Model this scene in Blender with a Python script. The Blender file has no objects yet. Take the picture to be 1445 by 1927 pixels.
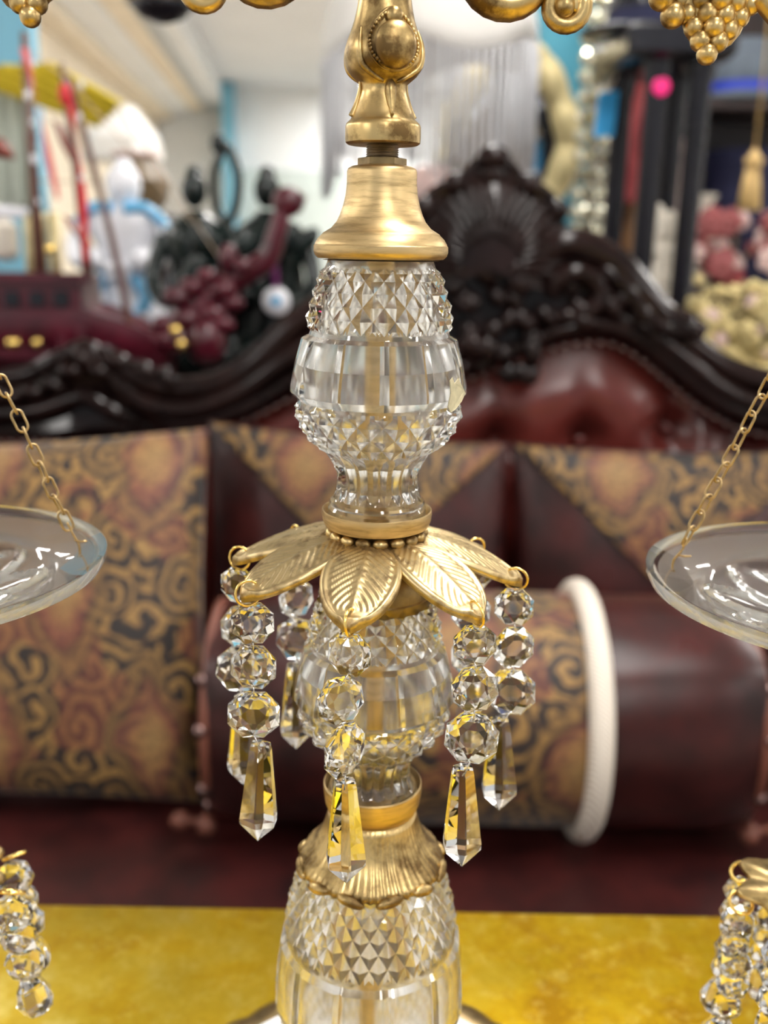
import bpy, math, random
from mathutils import Vector, Matrix, noise as mnoise
PI = math.pi; sin = math.sin; cos = math.cos
random.seed(7)
S = bpy.context.scene
COL = S.collection

# ------------------------------------------------------------------ camera
F = 1850.0; PITCH = math.radians(15.5); ROLL = math.radians(1.0)
ZC = 1.13                       # camera height, table top is 0.77, sofa seat 0.45
D = 0.30                        # horizontal distance to the pillar axis
CAM = Vector((0, 0, ZC))
RC = (Matrix.Rotation(PI/2-PITCH, 3, 'X') @ Matrix.Rotation(ROLL, 3, 'Z'))
cd = bpy.data.cameras.new('camera'); cam = bpy.data.objects.new('camera', cd); COL.objects.link(cam)
cam.location = CAM; cam.rotation_euler = RC.to_euler()
cd.sensor_fit = 'VERTICAL'; cd.sensor_height = 24.0; cd.lens = 24.0*F/1927.0
cd.clip_start = 0.01; cd.clip_end = 100
cd.dof.use_dof = True; cd.dof.focus_distance = 0.283; cd.dof.aperture_fstop = 5.6
S.camera = cam
# ------------------------------------------------------------------ world, exposure
w = bpy.data.worlds.new('daylight'); S.world = w; w.use_nodes = True
bg = w.node_tree.nodes['Background']; bg.inputs[0].default_value = (0.92, 0.96, 1.0, 1); bg.inputs[1].default_value = 0.55
S.view_settings.view_transform = 'Standard'; S.view_settings.look = 'None'
S.view_settings.exposure = 0.25; S.view_settings.gamma = 1.0; S.view_settings.use_curve_mapping = False
c = S.cycles
c.use_denoising = True; c.max_bounces = 14; c.transmission_bounces = 12; c.glossy_bounces = 6; c.diffuse_bounces = 3; c.use_adaptive_sampling = True; c.adaptive_threshold = 0.02
c.transparent_max_bounces = 12; c.caustics_reflective = False; c.caustics_refractive = False; c.sample_clamp_indirect = 6.0
LAMP_STRENGTH = 26.0

# ------------------------------------------------------------------ pixel helpers
def ray(px, py): return RC @ Vector(((px-722.5)/F, (963.5-py)/F, -1))
def PY(px, py, Y):
    d = ray(px, py); return CAM + d*(Y/d.y)
def PZ(px, py, z):
    d = ray(px, py); return CAM + d*((z-ZC)/d.z)
XL = PY(709, 963, D).x          # pillar axis
AX = Vector((XL, D, 0))
def hz(y): return D*math.tan(PITCH+math.atan((y-963.5)/F))
def hr(y, hw):
    h = hz(y); return (h, hw*(D*cos(PITCH)+h*sin(PITCH))/F)
_a = ray(560, 450); RA = Vector((_a.x, _a.y, 0)).normalized(); RB = Vector((RA.y, -RA.x, 0))
def RP(x, d, z): return Vector((0, 0, z)) + RA*d + RB*x      # room coordinates: x across, d along the shop, z height

# ------------------------------------------------------------------ materials
MATS = {}
class NT:
    def __init__(s, name):
        s.m = bpy.data.materials.new(name); s.m.use_nodes = True; s.t = s.m.node_tree; s.n = s.t.nodes
        s.b = s.n['Principled BSDF']; MATS[name] = s.m
    def node(s, typ, **kw):
        n = s.n.new(typ)
        for k, v in kw.items():
            if k.startswith('i_'): s.plug(n.inputs[k[2:].replace('_', ' ')], v)
            else: setattr(n, k, v)
        return n
    def plug(s, sock, v):
        if isinstance(v, bpy.types.NodeSocket): s.t.links.new(v, sock)
        else: sock.default_value = v
    def math(s, op, a, b=0.0, c_=0.0):
        n = s.n.new('ShaderNodeMath'); n.operation = op
        for i, v in enumerate((a, b, c_)): s.plug(n.inputs[i], v)
        return n.outputs[0]
    def ramp(s, fac, stops, interp='LINEAR'):
        n = s.n.new('ShaderNodeValToRGB'); e = n.color_ramp.elements; n.color_ramp.interpolation = interp
        while len(e) < len(stops): e.new(0.5)
        for el, (p, cl) in zip(e, stops): el.position = p; el.color = (*cl, 1)
        s.plug(n.inputs[0], fac); return n.outputs[0]
    def mix(s, f, a, b, mode='MIX'):
        n = s.n.new('ShaderNodeMix'); n.data_type = 'RGBA'; n.blend_type = mode
        s.plug(n.inputs[0], f)
        for i, v in ((6, a), (7, b)):
            if isinstance(v, tuple) and len(v) == 3: v = (*v, 1)
            s.plug(n.inputs[i], v)
        return n.outputs[2]
    def noise(s, scale, detail=4, rough=0.55, vec=None, dist=0.0):
        n = s.n.new('ShaderNodeTexNoise'); n.inputs['Scale'].default_value = scale; n.inputs['Detail'].default_value = detail
        n.inputs['Roughness'].default_value = rough; n.inputs['Distortion'].default_value = dist
        if vec is None: vec = s.coord('Object')
        s.t.links.new(vec, n.inputs['Vector']); return n.outputs['Fac']
    def coord(s, what):
        if not hasattr(s, 'tc'): s.tc = s.n.new('ShaderNodeTexCoord')
        return s.tc.outputs[what]
    def bump(s, h, strength=0.3, dist=0.001):
        n = s.n.new('ShaderNodeBump'); n.inputs['Strength'].default_value = strength; n.inputs['Distance'].default_value = dist
        s.plug(n.inputs['Height'], h); s.t.links.new(n.outputs[0], s.b.inputs['Normal'])
    def set(s, **kw):
        for k, v in kw.items():
            k = k.replace('_', ' ')
            if isinstance(v, tuple) and len(v) == 3: v = (*v, 1)
            s.plug(s.b.inputs[k], v)
        return s
def plain(name, colr, rough=0.5, metal=0.0, var=0.12, scale=30, **kw):
    m = NT(name)
    f = m.noise(scale)
    lo = tuple(x*(1-var) for x in colr); hi = tuple(min(1, x*(1+var)) for x in colr)
    m.set(Base_Color=m.ramp(f, [(0.3, lo), (0.7, hi)]), Roughness=rough, Metallic=metal, **kw); return m
def glassmat(name, ior, colr, rough=0.0):
    m = NT(name); m.set(Base_Color=colr, Roughness=rough, IOR=ior, Transmission_Weight=1.0); return m
glassmat('pressed_glass', 1.50, (0.985, 0.99, 0.975))
glassmat('cut_crystal', 1.58, (0.995, 0.995, 1.0))
glassmat('pan_glass', 1.50, (0.97, 0.985, 0.96), 0.03)
glassmat('frosted_glass', 1.48, (0.985, 0.985, 0.975), 0.22)
glassmat('pan_frosted', 1.48, (0.97, 0.985, 0.96), 0.30)
def goldmat(name, light, dark, rough, scale=120, lo=0.34, hi=0.52, bump=0.15):
    m = NT(name); f = m.noise(scale, 6, 0.65); f2 = m.noise(scale*0.25, 3)
    k = m.math('ADD', m.math('MULTIPLY', f, 0.6), m.math('MULTIPLY', f2, 0.4))
    m.set(Base_Color=m.ramp(k, [(lo, dark), (hi, light)]), Metallic=1.0, Roughness=m.ramp(k, [(lo, (rough+.12,)*3), (hi, (rough,)*3)]))
    m.bump(f, bump, 0.0004); return m
goldmat('antique_gold', (0.62, 0.45, 0.20), (0.16, 0.10, 0.04), 0.33, 110, 0.40, 0.53)
goldmat('petal_gold', (0.62, 0.48, 0.25), (0.22, 0.145, 0.07), 0.40, 150, 0.38, 0.52, 0.3)
m = NT('brushed_gold')
mp = m.node('ShaderNodeMapping'); m.t.links.new(m.coord('Object'), mp.inputs['Vector']); mp.inputs['Scale'].default_value = (30, 30, 260)
f = m.noise(3.0, 5, 0.6, mp.outputs[0])
m.set(Base_Color=m.ramp(f, [(0.32, (0.40, 0.28, 0.13)), (0.56, (0.66, 0.49, 0.25))]), Metallic=1.0, Roughness=0.43); m.bump(f, 0.1, 0.0003)
plain('gold_wire', (0.95, 0.68, 0.22), 0.2, 1.0, 0.05)
plain('chain_brass', (0.46, 0.33, 0.16), 0.38, 1.0, 0.25, 400)
plain('steel_thread', (0.36, 0.31, 0.24), 0.35, 1.0, 0.25, 300)
plain('dark_brass', (0.24, 0.17, 0.08), 0.38, 1.0, 0.3, 150)
plain('silver_wire', (0.7, 0.7, 0.72), 0.25, 1.0, 0.05)
m = NT('white_marble'); f = m.noise(25, 8, 0.7, None, 1.5); m.set(Base_Color=m.ramp(f, [(0.4, (0.86, 0.87, 0.9)), (0.55, (0.95, 0.95, 0.96))]), Roughness=0.2)
# gold leaf table top
m = NT('gold_leaf_table')
f = m.noise(26, 8, 0.64); f2 = m.noise(7, 3, 0.5); f3 = m.noise(110, 5, 0.7)
k = m.math('ADD', m.math('MULTIPLY', f, 0.55), m.math('MULTIPLY', f2, 0.45))
cl = m.ramp(k, [(0.36, (0.32, 0.17, 0.003)), (0.46, (0.52, 0.33, 0.006)), (0.55, (0.68, 0.47, 0.03)), (0.66, (0.94, 0.78, 0.24))])
cl = m.mix(m.math('MULTIPLY', m.ramp(f3, [(0.52, (0, 0, 0)), (0.7, (1, 1, 1))]), 0.35), cl, (0.92, 0.75, 0.2))
m.set(Base_Color=cl, Metallic=1.0, Roughness=m.ramp(f, [(0.35, (0.5,)*3), (0.65, (0.36,)*3)])); m.bump(f3, 0.12, 0.001)
m = NT('maroon_leather')
f = m.noise(14, 5, 0.6); v = m.node('ShaderNodeTexVoronoi', i_Scale=320.0); m.t.links.new(m.coord('Object'), v.inputs['Vector'])
m.set(Base_Color=m.ramp(f, [(0.35, (0.013, 0.003, 0.003)), (0.65, (0.050, 0.0105, 0.0095))]), Roughness=m.ramp(f, [(0.3, (0.40,)*3), (0.7, (0.27,)*3)]), Specular_IOR_Level=0.34)
m.bump(v.outputs['Distance'], 0.08, 0.001)
m = NT('red_leather')
f = m.noise(5, 5, 0.6)
m.set(Base_Color=m.ramp(f, [(0.35, (0.065, 0.011, 0.009)), (0.65, (0.13, 0.022, 0.017))]), Roughness=0.25, Specular_IOR_Level=0.42)
m = NT('dark_carved_wood'); f = m.noise(12, 6, 0.6, None, 1.0)
m.set(Base_Color=m.ramp(f, [(0.3, (0.005, 0.003, 0.003)), (0.7, (0.018, 0.008, 0.007))]), Roughness=0.12, Specular_IOR_Level=0.20)
# paisley brocade: ogee medallions over scrolling tendrils
def paisley(name, cellw=0.20, cellh=0.34, ox=0.0, oy=0.0):
    m = NT(name); uv = m.coord('UV')
    wv = m.node('ShaderNodeTexNoise', noise_dimensions='3D'); wv.inputs['Scale'].default_value = 16; wv.inputs['Detail'].default_value = 2
    m.t.links.new(uv, wv.inputs['Vector'])
    wa = m.node('ShaderNodeVectorMath', operation='SUBTRACT'); m.t.links.new(wv.outputs['Color'], wa.inputs[0]); wa.inputs[1].default_value = (.5, .5, .5)
    ws = m.node('ShaderNodeVectorMath', operation='SCALE'); m.t.links.new(wa.outputs[0], ws.inputs[0]); ws.inputs['Scale'].default_value = 0.045
    wp = m.node('ShaderNodeVectorMath', operation='ADD'); m.t.links.new(uv, wp.inputs[0]); m.t.links.new(ws.outputs[0], wp.inputs[1])
    sp = m.node('ShaderNodeSeparateXYZ'); m.t.links.new(wp.outputs[0], sp.inputs[0])
    U = m.math('ADD', sp.outputs[0], 10*cellw+ox); V = m.math('ADD', sp.outputs[1], 10*cellh+oy)
    def lat(du, dv):
        a = m.math('SUBTRACT', m.math('FRACT', m.math('ADD', m.math('DIVIDE', U, cellw), du)), 0.5)
        b = m.math('SUBTRACT', m.math('FRACT', m.math('ADD', m.math('DIVIDE', V, cellh), dv)), 0.5)
        b = m.math('ABSOLUTE', b); a = m.math('ABSOLUTE', a)
        # ogee: pointed ends, round belly
        q = m.math('ADD', m.math('POWER', m.math('MULTIPLY', a, 3.1), 1.35), m.math('POWER', m.math('MULTIPLY', b, 2.55), 1.15))
        return q
    d = m.math('MINIMUM', lat(0, 0), lat(0.5, 0.5))
    med = m.ramp(d, [(0.0, (0.44, 0.27, 0.10)), (0.24, (0.42, 0.21, 0.08)), (0.36, (0.33, 0.11, 0.07)), (0.46, (0.22, 0.05, 0.035)), (0.53, (0.05, 0.018, 0.012)), (0.62, (0.32, 0.18, 0.055)), (0.72, (0.36, 0.20, 0.06)), (0.78, (0.03, 0.012, 0.009))])
    vo = m.node('ShaderNodeTexVoronoi', feature='SMOOTH_F1'); vo.inputs['Scale'].default_value = 19; vo.inputs['Smoothness'].default_value = 0.25
    m.t.links.new(wp.outputs[0], vo.inputs['Vector'])
    # spiral look: rings phase shifted around each cell
    di = m.node('ShaderNodeVectorMath', operation='SUBTRACT'); m.t.links.new(wp.outputs[0], di.inputs[0]); m.t.links.new(vo.outputs['Position'], di.inputs[1])
    s2 = m.node('ShaderNodeSeparateXYZ'); m.t.links.new(di.outputs[0], s2.inputs[0])
    ang = m.math('ARCTAN2', s2.outputs[1], s2.outputs[0])
    ph = m.math('SINE', m.math('ADD', m.math('MULTIPLY', vo.outputs['Distance'], 22.0), ang))
    scr = m.ramp(m.math('MULTIPLY_ADD', ph, 0.5, 0.5), [(0.30, (0.014, 0.006, 0.005)), (0.52, (0.11, 0.048, 0.018)), (0.68, (0.36, 0.20, 0.055)), (0.92, (0.44, 0.26, 0.08))])
    hs = m.node('ShaderNodeSeparateColor'); m.t.links.new(vo.outputs['Color'], hs.inputs[0])
    red = m.ramp(hs.outputs[0], [(0.66, (0, 0, 0)), (0.70, (1, 1, 1))])
    scr = m.mix(m.math('MULTIPLY', red, 0.55), scr, (0.27, 0.07, 0.04))
    fin = m.mix(m.ramp(d, [(0.80, (0, 0, 0)), (0.84, (1, 1, 1))]), m.mix(m.ramp(d, [(0.1, (0.06,)*3), (0.4, (0.42,)*3)]), med, scr), scr)
    fine = m.noise(140, 3, 0.6, uv)
    fin = m.mix(1.0, fin, m.ramp(fine, [(0.3, (0.36, 0.34, 0.30)), (0.7, (0.74, 0.70, 0.60))]), 'MULTIPLY')
    m.set(Base_Color=fin, Roughness=0.62, Sheen_Weight=0.15); m.bump(fine, 0.2, 0.001); return m
paisley('paisley_brocade', ox=-0.09, oy=-0.145)
paisley('paisley_brocade_fine', 0.26, 0.30, 0.03, 0.10)
m = NT('cream_cord'); wv = m.node('ShaderNodeTexWave', wave_type='BANDS', bands_direction='DIAGONAL'); wv.inputs['Scale'].default_value = 90; m.t.links.new(m.coord('Object'), wv.inputs['Vector'])
m.set(Base_Color=m.ramp(wv.outputs['Fac'], [(0.2, (0.60, 0.50, 0.40)), (0.7, (0.86, 0.80, 0.70))]), Roughness=0.7); m.bump(wv.outputs['Fac'], 0.5, 0.002)
plain('brown_cord', (0.16, 0.05, 0.03), 0.5)
plain('nail_brass', (0.20, 0.13, 0.12), 0.18, 1.0, 0.1)
# room
plain('white_paint', (0.86, 0.88, 0.88), 0.7, 0, 0.03, 3); plain('ceiling_paint', (0.80, 0.82, 0.84), 0.8, 0, 0.03, 2)
plain('cream_paint', (0.86, 0.76, 0.60), 0.6, 0, 0.05, 3); plain('teal_paint', (0.055, 0.27, 0.37), 0.55, 0, 0.05, 4)
plain('light_blue_paint', (0.20, 0.47, 0.62), 0.6, 0, 0.05, 3); plain('grey_trim_paint', (0.5, 0.51, 0.50), 0.6, 0, 0.05, 4)
plain('pale_green_paint', (0.56, 0.63, 0.60), 0.6, 0, 0.06, 3); plain('floor_boards', (0.46, 0.40, 0.34), 0.4, 0, 0.2, 5)
m = NT('lamp_diffuser'); m.set(Base_Color=(1, 1, 1), Emission_Color=(1.0, 0.97, 0.93), Emission_Strength=LAMP_STRENGTH)
m = NT('fill_tube'); m.set(Base_Color=(1, 1, 1), Emission_Color=(1.0, 0.98, 0.95), Emission_Strength=LAMP_STRENGTH*1.85)  # glow of the added fill lights at the far end
# goods behind the sofa
plain('maroon_lacquer', (0.070, 0.005, 0.013), 0.28, 0, 0.5, 18); plain('crimson_ribbon', (0.62, 0.02, 0.03), 0.45); plain('coral_ribbon', (0.72, 0.10, 0.10), 0.45)
plain('rust_sail', (0.20, 0.035, 0.02), 0.4, 0, 0.3, 10); plain('brown_spar', (0.12, 0.05, 0.035), 0.35); plain('rigging_line', (0.55, 0.42, 0.30), 0.6)
plain('dark_bronze', (0.006, 0.012, 0.011), 0.18, 0.0, 0.5, 12, Specular_IOR_Level=0.42); plain('white_porcelain', (0.80, 0.80, 0.84), 0.15, 0, 0.04, 10); plain('blue_glaze', (0.16, 0.46, 0.74), 0.15, 0, 0.15, 20)
plain('mustard_cloth', (0.62, 0.47, 0.02), 0.8, 0, 0.12, 4); plain('grey_green_cloth', (0.52, 0.56, 0.48), 0.8, 0, 0.1, 6); plain('purple_ribbon', (0.20, 0.03, 0.16), 0.5)
plain('shade_fabric', (0.86, 0.83, 0.78), 0.8, 0, 0.03, 6); plain('fringe_thread', (0.66, 0.66, 0.68), 0.6, 0, 0.06, 6)
plain('pale_gold_frame', (0.62, 0.52, 0.27), 0.45, 0.3, 0.25, 20); m = NT('mirror_silver'); m.set(Base_Color=(0.8, 0.82, 0.82), Metallic=1.0, Roughness=0.05)
plain('black_lacquer', (0.010, 0.010, 0.015), 0.25, 0, 0.2, 10, Specular_IOR_Level=0.35); plain('magenta_sticker', (0.95, 0.01, 0.22), 0.5, 0, 0.03); plain('blue_card', (0.03, 0.36, 0.74), 0.6, 0, 0.05)
plain('dark_brown_wood', (0.030, 0.014, 0.011), 0.35, 0, 0.4, 5); plain('pink_petal', (0.30, 0.075, 0.075), 0.6, 0, 0.25, 20); plain('rose_porcelain', (0.70, 0.50, 0.46), 0.25, 0, 0.15, 14)
plain('cream_plaster', (0.74, 0.68, 0.58), 0.55, 0, 0.12, 20); plain('gilt_flower', (0.58, 0.47, 0.22), 0.38, 0.45, 0.45, 30); plain('tassel_gold', (0.66, 0.44, 0.17), 0.6, 0, 0.15, 30)
plain('navy_felt', (0.012, 0.014, 0.05), 0.8, 0, 0.2, 10); plain('grey_felt', (0.14, 0.17, 0.21), 0.8, 0, 0.2, 10); plain('royal_blue_band', (0.02, 0.05, 0.50), 0.5)
plain('brown_vase', (0.15, 0.10, 0.05), 0.4, 0, 0.3, 12); plain('red_cloth', (0.24, 0.03, 0.035), 0.6, 0, 0.2, 10); plain('tan_wood', (0.36, 0.18, 0.08), 0.4, 0, 0.3, 8)

# ------------------------------------------------------------------ object helpers
W = {}
def tag(o, label=None, cat=None, group=None, kind=None):
    for k, v in (('label', label), ('category', cat), ('group', group), ('kind', kind)):
        if v: o[k] = v
    return o
def thing(name, loc, label, cat, group=None):
    o = bpy.data.objects.new(name, None); COL.objects.link(o); o.location = loc; o.empty_display_size = 0.02
    W[o.name] = Vector(loc); return tag(o, label, cat, group)
def mesh(name, V, Fc, mat, smooth=None, uvs=None):
    me = bpy.data.meshes.new(name); me.from_pydata([tuple(v) for v in V], [], Fc); me.materials.append(MATS[mat])
    if uvs is not None:
        ul = me.uv_layers.new(name='UVMap')
        for lp in me.loops: ul.data[lp.index].uv = uvs[lp.vertex_index]
    if smooth is not None:
        me.shade_smooth()
        if smooth > 0: me.set_sharp_from_angle(angle=math.radians(smooth))
    me.update(); return me
def put(name, me, parent=None, loc=None, M=None):
    """object from a local mesh, placed at a world point; parents are never rotated"""
    o = bpy.data.objects.new(name, me); COL.objects.link(o)
    base = W[parent.name] if parent else Vector((0, 0, 0))
    loc = Vector(base if loc is None else loc)
    o.parent = parent
    T = Matrix.Translation(loc-base)
    o.matrix_local = T @ M.to_4x4() if M is not None else T
    W[o.name] = loc; return o
def mk(name, geo, mat, parent=None, origin=None, smooth=40, uvs=None):
    """geo = (verts, faces) in world coordinates"""
    V, Fc = geo
    if origin is None:
        if parent: origin = W[parent.name]
        else:
            n = len(V); origin = Vector((sum(v[0] for v in V)/n, sum(v[1] for v in V)/n, min(v[2] for v in V)))
    origin = Vector(origin)
    me = mesh(name, [Vector(v)-origin for v in V], Fc, mat, smooth, uvs)
    return put(name, me, parent, origin)
def join(*gs):
    V = []; Fc = []
    for v, f in gs:
        n = len(V); V += list(v); Fc += [tuple(i+n for i in q) for q in f]
    return V, Fc
def move(g, T):
    if isinstance(T, Matrix): return [T @ Vector(v) for v in g[0]], g[1]
    return [Vector(v)+Vector(T) for v in g[0]], g[1]
def grid(rows, closed=True, cap0=False, cap1=False):
    n = len(rows[0]); V = [p for r in rows for p in r]; Fc = []
    for i in range(len(rows)-1):
        for j in range(n if closed else n-1):
            k = (j+1) % n
            Fc.append((i*n+j, i*n+k, (i+1)*n+k, (i+1)*n+j))
    if cap0: Fc.append(tuple(range(n-1, -1, -1)))
    if cap1: Fc.append(tuple((len(rows)-1)*n+j for j in range(n)))
    return V, Fc
def lathe(prof, n=48, ctr=(0, 0, 0), cap=True, mod=None):
    """prof: (z, r) bottom first; faces point outwards"""
    C = Vector(ctr); rows = []
    for z, r in prof:
        row = []
        for j in range(n):
            t = 2*PI*j/n; rr = r*(mod(t, z) if mod else 1)
            row.append(C+Vector((rr*cos(t), rr*sin(t), z)))
        rows.append(row)
    return grid(rows, True, cap, cap)
def hlathe(prof, n=64, mod=None, cap=True):
    """(h, r) list around the pillar axis, h = metres below the camera"""
    p = sorted([(ZC-h, r) for h, r in prof], key=lambda q: q[0]) if prof[0][0] != prof[-1][0] else [(ZC-h, r) for h, r in prof]
    return lathe(p, n, AX, cap, mod)
def box(x0, x1, y0, y1, z0, z1):
    V = [Vector((x, y, z)) for z in (z0, z1) for y in (y0, y1) for x in (x0, x1)]
    return V, [(0, 2, 3, 1), (4, 5, 7, 6), (0, 1, 5, 4), (2, 6, 7, 3), (0, 4, 6, 2), (1, 3, 7, 5)]
def bbox(x0, x1, y0, y1, z0, z1, b=0.01):
    """box with chamfered edges"""
    rows = []
    for z, i in ((z0, b), (z0+b, 0), (z1-b, 0), (z1, b)):
        r = []
        for sx, sy, order in ((-1, -1, 0), (1, -1, 1), (1, 1, 0), (-1, 1, 1)):
            X = x0+i if sx < 0 else x1-i; Y = y0+i if sy < 0 else y1-i
            pa = Vector((X - sx*b, Y, z)); pb = Vector((X, Y - sy*b, z))
            r += [pb, pa] if order == 0 else [pa, pb]
        rows.append(r)
    return grid(rows, True, True, True)
def obox(P0, ex, ey, ez):
    """oriented box from a corner and three edge vectors"""
    P0 = Vector(P0); V = [P0+ex*a+ey*b+ez*c_ for c_ in (0, 1) for b in (0, 1) for a in (0, 1)]
    Fc = [(0, 2, 3, 1), (4, 5, 7, 6), (0, 1, 5, 4), (2, 6, 7, 3), (0, 4, 6, 2), (1, 3, 7, 5)]
    if ex.cross(ey).dot(ez) < 0: Fc = [tuple(reversed(f)) for f in Fc]
    return V, Fc
def rbox(x0, x1, d0, d1, z0, z1): return obox(RP(x0, d0, z0), RB*(x1-x0), RA*(d1-d0), Vector((0, 0, z1-z0)))
def crom(pts, n=8, closed=False):
    P = [Vector(p) for p in pts]; out = []; m_ = len(P)
    rng = range(m_ if closed else m_-1)
    for i in rng:
        g = (lambda k: P[k % m_]) if closed else (lambda k: P[max(0, min(m_-1, k))])
        a, b, c_, d = g(i-1), g(i), g(i+1), g(i+2)
        for k in range(n):
            t = k/n
            out.append(0.5*((2*b)+(c_-a)*t+(2*a-5*b+4*c_-d)*t*t+(3*b-a-3*c_+d)*t**3))
    if not closed: out.append(P[-1])
    return out
def tube(path, rad, n=8, closed=False, flat=1.0, up=None):
    """rad: number or list or function of 0..1"""
    P = [Vector(p) for p in path]; m_ = len(P); rows = []; ref = None
    for i in range(m_):
        a = P[(i-1) % m_] if (closed or i > 0) else P[i]; b = P[(i+1) % m_] if (closed or i < m_-1) else P[i]
        t = (b-a).normalized()
        if ref is None:
            ref = Vector(up) if up else (Vector((0, 0, 1)) if abs(t.z) < 0.9 else Vector((1, 0, 0)))
        if up: ref = Vector(up)
        u = (ref - t*ref.dot(t)).normalized(); v = t.cross(u); ref = u
        r = rad(i/max(1, m_-1)) if callable(rad) else (rad[i] if isinstance(rad, (list, tuple)) else rad)
        rows.append([P[i]+u*(r*flat*cos(2*PI*j/n))+v*(r*sin(2*PI*j/n)) for j in range(n)])
    if closed: rows.append(rows[0]); return grid(rows, True)
    V, Fc = grid(rows, True, True, True)
    return V, Fc
def ball(ctr, r, n=12, m_=8, sx=1, sy=1, sz=1):
    C = Vector(ctr); rows = []
    for i in range(m_+1):
        a = -PI/2+PI*i/m_; rr = max(1e-5, cos(a))
        rows.append([C+Vector((r*sx*rr*cos(2*PI*j/n), r*sy*rr*sin(2*PI*j/n), r*sz*sin(a))) for j in range(n)])
    return grid(rows, True)
def torus(ctr, R, r, axis=(0, 0, 1), n=20, m_=8):
    q = Vector((0, 0, 1)).rotation_difference(Vector(axis)); C = Vector(ctr)
    return tube([C+q @ Vector((R*cos(2*PI*i/n), R*sin(2*PI*i/n), 0)) for i in range(n)], r, m_, True)
def struct(name, geo, mat, smooth=None):
    o = mk(name, geo, mat, None, None, smooth); o['kind'] = 'structure'; return o

# ================================================================== THE SHOP
CEIL = 2.50
struct('floor', rbox(-4.2, 4.2, -4, 10.2, -0.1, 0), 'floor_boards')
struct('ceiling', rbox(-4.2, 4.2, -4, 10.2, CEIL, CEIL+0.1), 'ceiling_paint')
wb = struct('wall_back', rbox(-4.2, 4.2, 10, 10.15, 0, CEIL), 'white_paint')
wl = struct('wall_left', rbox(-4.3, -4.2, -4, 10.15, 0, CEIL), 'white_paint')
wr = struct('wall_right', rbox(4.2, 4.3, -4, 10.15, 0, CEIL), 'white_paint')
struct('wall_partition', rbox(-1.42, -1.30, 4.4, 9.98, 0, CEIL-0.02), 'cream_paint')
# long stepped soffit running down the shop on the left
zc = ZC
prof = [(-0.69, 1.35, -0.80, 1.18, 'white_paint'), (-0.80, 1.20, -0.86, 1.14, 'grey_trim_paint'), (-0.86, 1.15, -0.98, 1.12, 'cream_paint'),
        (-0.98, 1.14, -1.16, 1.09, 'white_paint'), (-1.16, 1.10, -1.28, 1.03, 'cream_paint')]
for i, (x1, t1, x0, t0, mt) in enumerate(prof):
    struct('trim_%d' % (i+1), rbox(x0-0.02*i, x1, 1.9, 9.95, zc+t0, min(CEIL-0.002, zc+t1+0.12)), mt)
struct('trim_6', rbox(-0.69, -0.57, 9.7, 9.98, 0, CEIL-0.02), 'light_blue_paint')
struct('trim_7', rbox(-0.55, 4.1, 9.93, 9.99, 0, ZC+0.62), 'pale_green_paint')
p = PY(1055, 300, 2.85)
struct('wall_pillar', box(p.x-0.085, p.x+0.060, 2.80, 2.95, 0, CEIL-0.001), 'teal_paint')
p = PY(0, 60, 3.0)
struct('wall_panel', box(p.x-0.5, p.x+0.085, 3.0, 3.06, 0, CEIL-0.001), 'light_blue_paint')
# storefront behind the camera is open to the day; ceiling panels light the shop
def ceiling_light(x, d, hw, hl, label, grp):
    t = thing('ceiling_light', RP(x, d, CEIL-.05), label, 'light', grp)
    mk('frame', join(rbox(x-hw-.03, x-hw, d-hl-.03, d+hl+.03, CEIL-.05, CEIL-.001), rbox(x+hw, x+hw+.03, d-hl-.03, d+hl+.03, CEIL-.05, CEIL-.001),
                     rbox(x-hw, x+hw, d-hl-.03, d-hl, CEIL-.05, CEIL-.001), rbox(x-hw, x+hw, d+hl, d+hl+.03, CEIL-.05, CEIL-.001)), 'white_paint', t, None, None)
    mk('diffuser', rbox(x-hw+.001, x+hw-.001, d-hl+.001, d+hl-.001, CEIL-.035, CEIL-.02), 'lamp_diffuser' if hw > .12 else 'fill_tube', t, None, None)
for d in (-1.8, 0.5, 2.6, 4.7):
    for x in (-2.6, 0.45, 2.9):
        ceiling_light(x, d, .16, .60, 'wide white fluorescent ceiling panel in a thin frame, one of a regular grid', 'wide ceiling light panels')
for d in (7.0, 9.0):  # slim lights added to brighten the far ceiling and wall, placed out of sight
    for x in (-2.9, 0.30+d*.043, 2.6):
        ceiling_light(x, d, .09, .60, 'slim added ceiling fill light, hidden from view near the far wall', 'added fill lights near the far wall')

# ================================================================== GOLD TABLE
TT = 0.77
tb = thing('gold_table', (0.0, 0.10, 0), 'gold leafed rectangular table top in front of the leather sofa', 'table')
ye = PZ(720, 1708, TT).y
mk('table_top', bbox(-0.75, 0.75, -0.45, ye, TT-0.035, TT, 0.003), 'gold_leaf_table', tb)
mk('apron', join(box(-0.70, 0.70, -0.40, -0.37, TT-0.11, TT-0.036), box(-0.70, 0.70, ye-0.06, ye-0.03, TT-0.11, TT-0.036)), 'dark_carved_wood', tb)
for sx in (-0.69, 0.64):
    for sy in (-0.40, ye-0.09):
        mk('leg', lathe([(0, .018), (.03, .024), (.06, .016), (.3, .022), (.55, .028), (.60, .020), (TT-.036, .028)], 16, (sx+.025, sy+.03, 0)), 'dark_carved_wood', tb)

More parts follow.
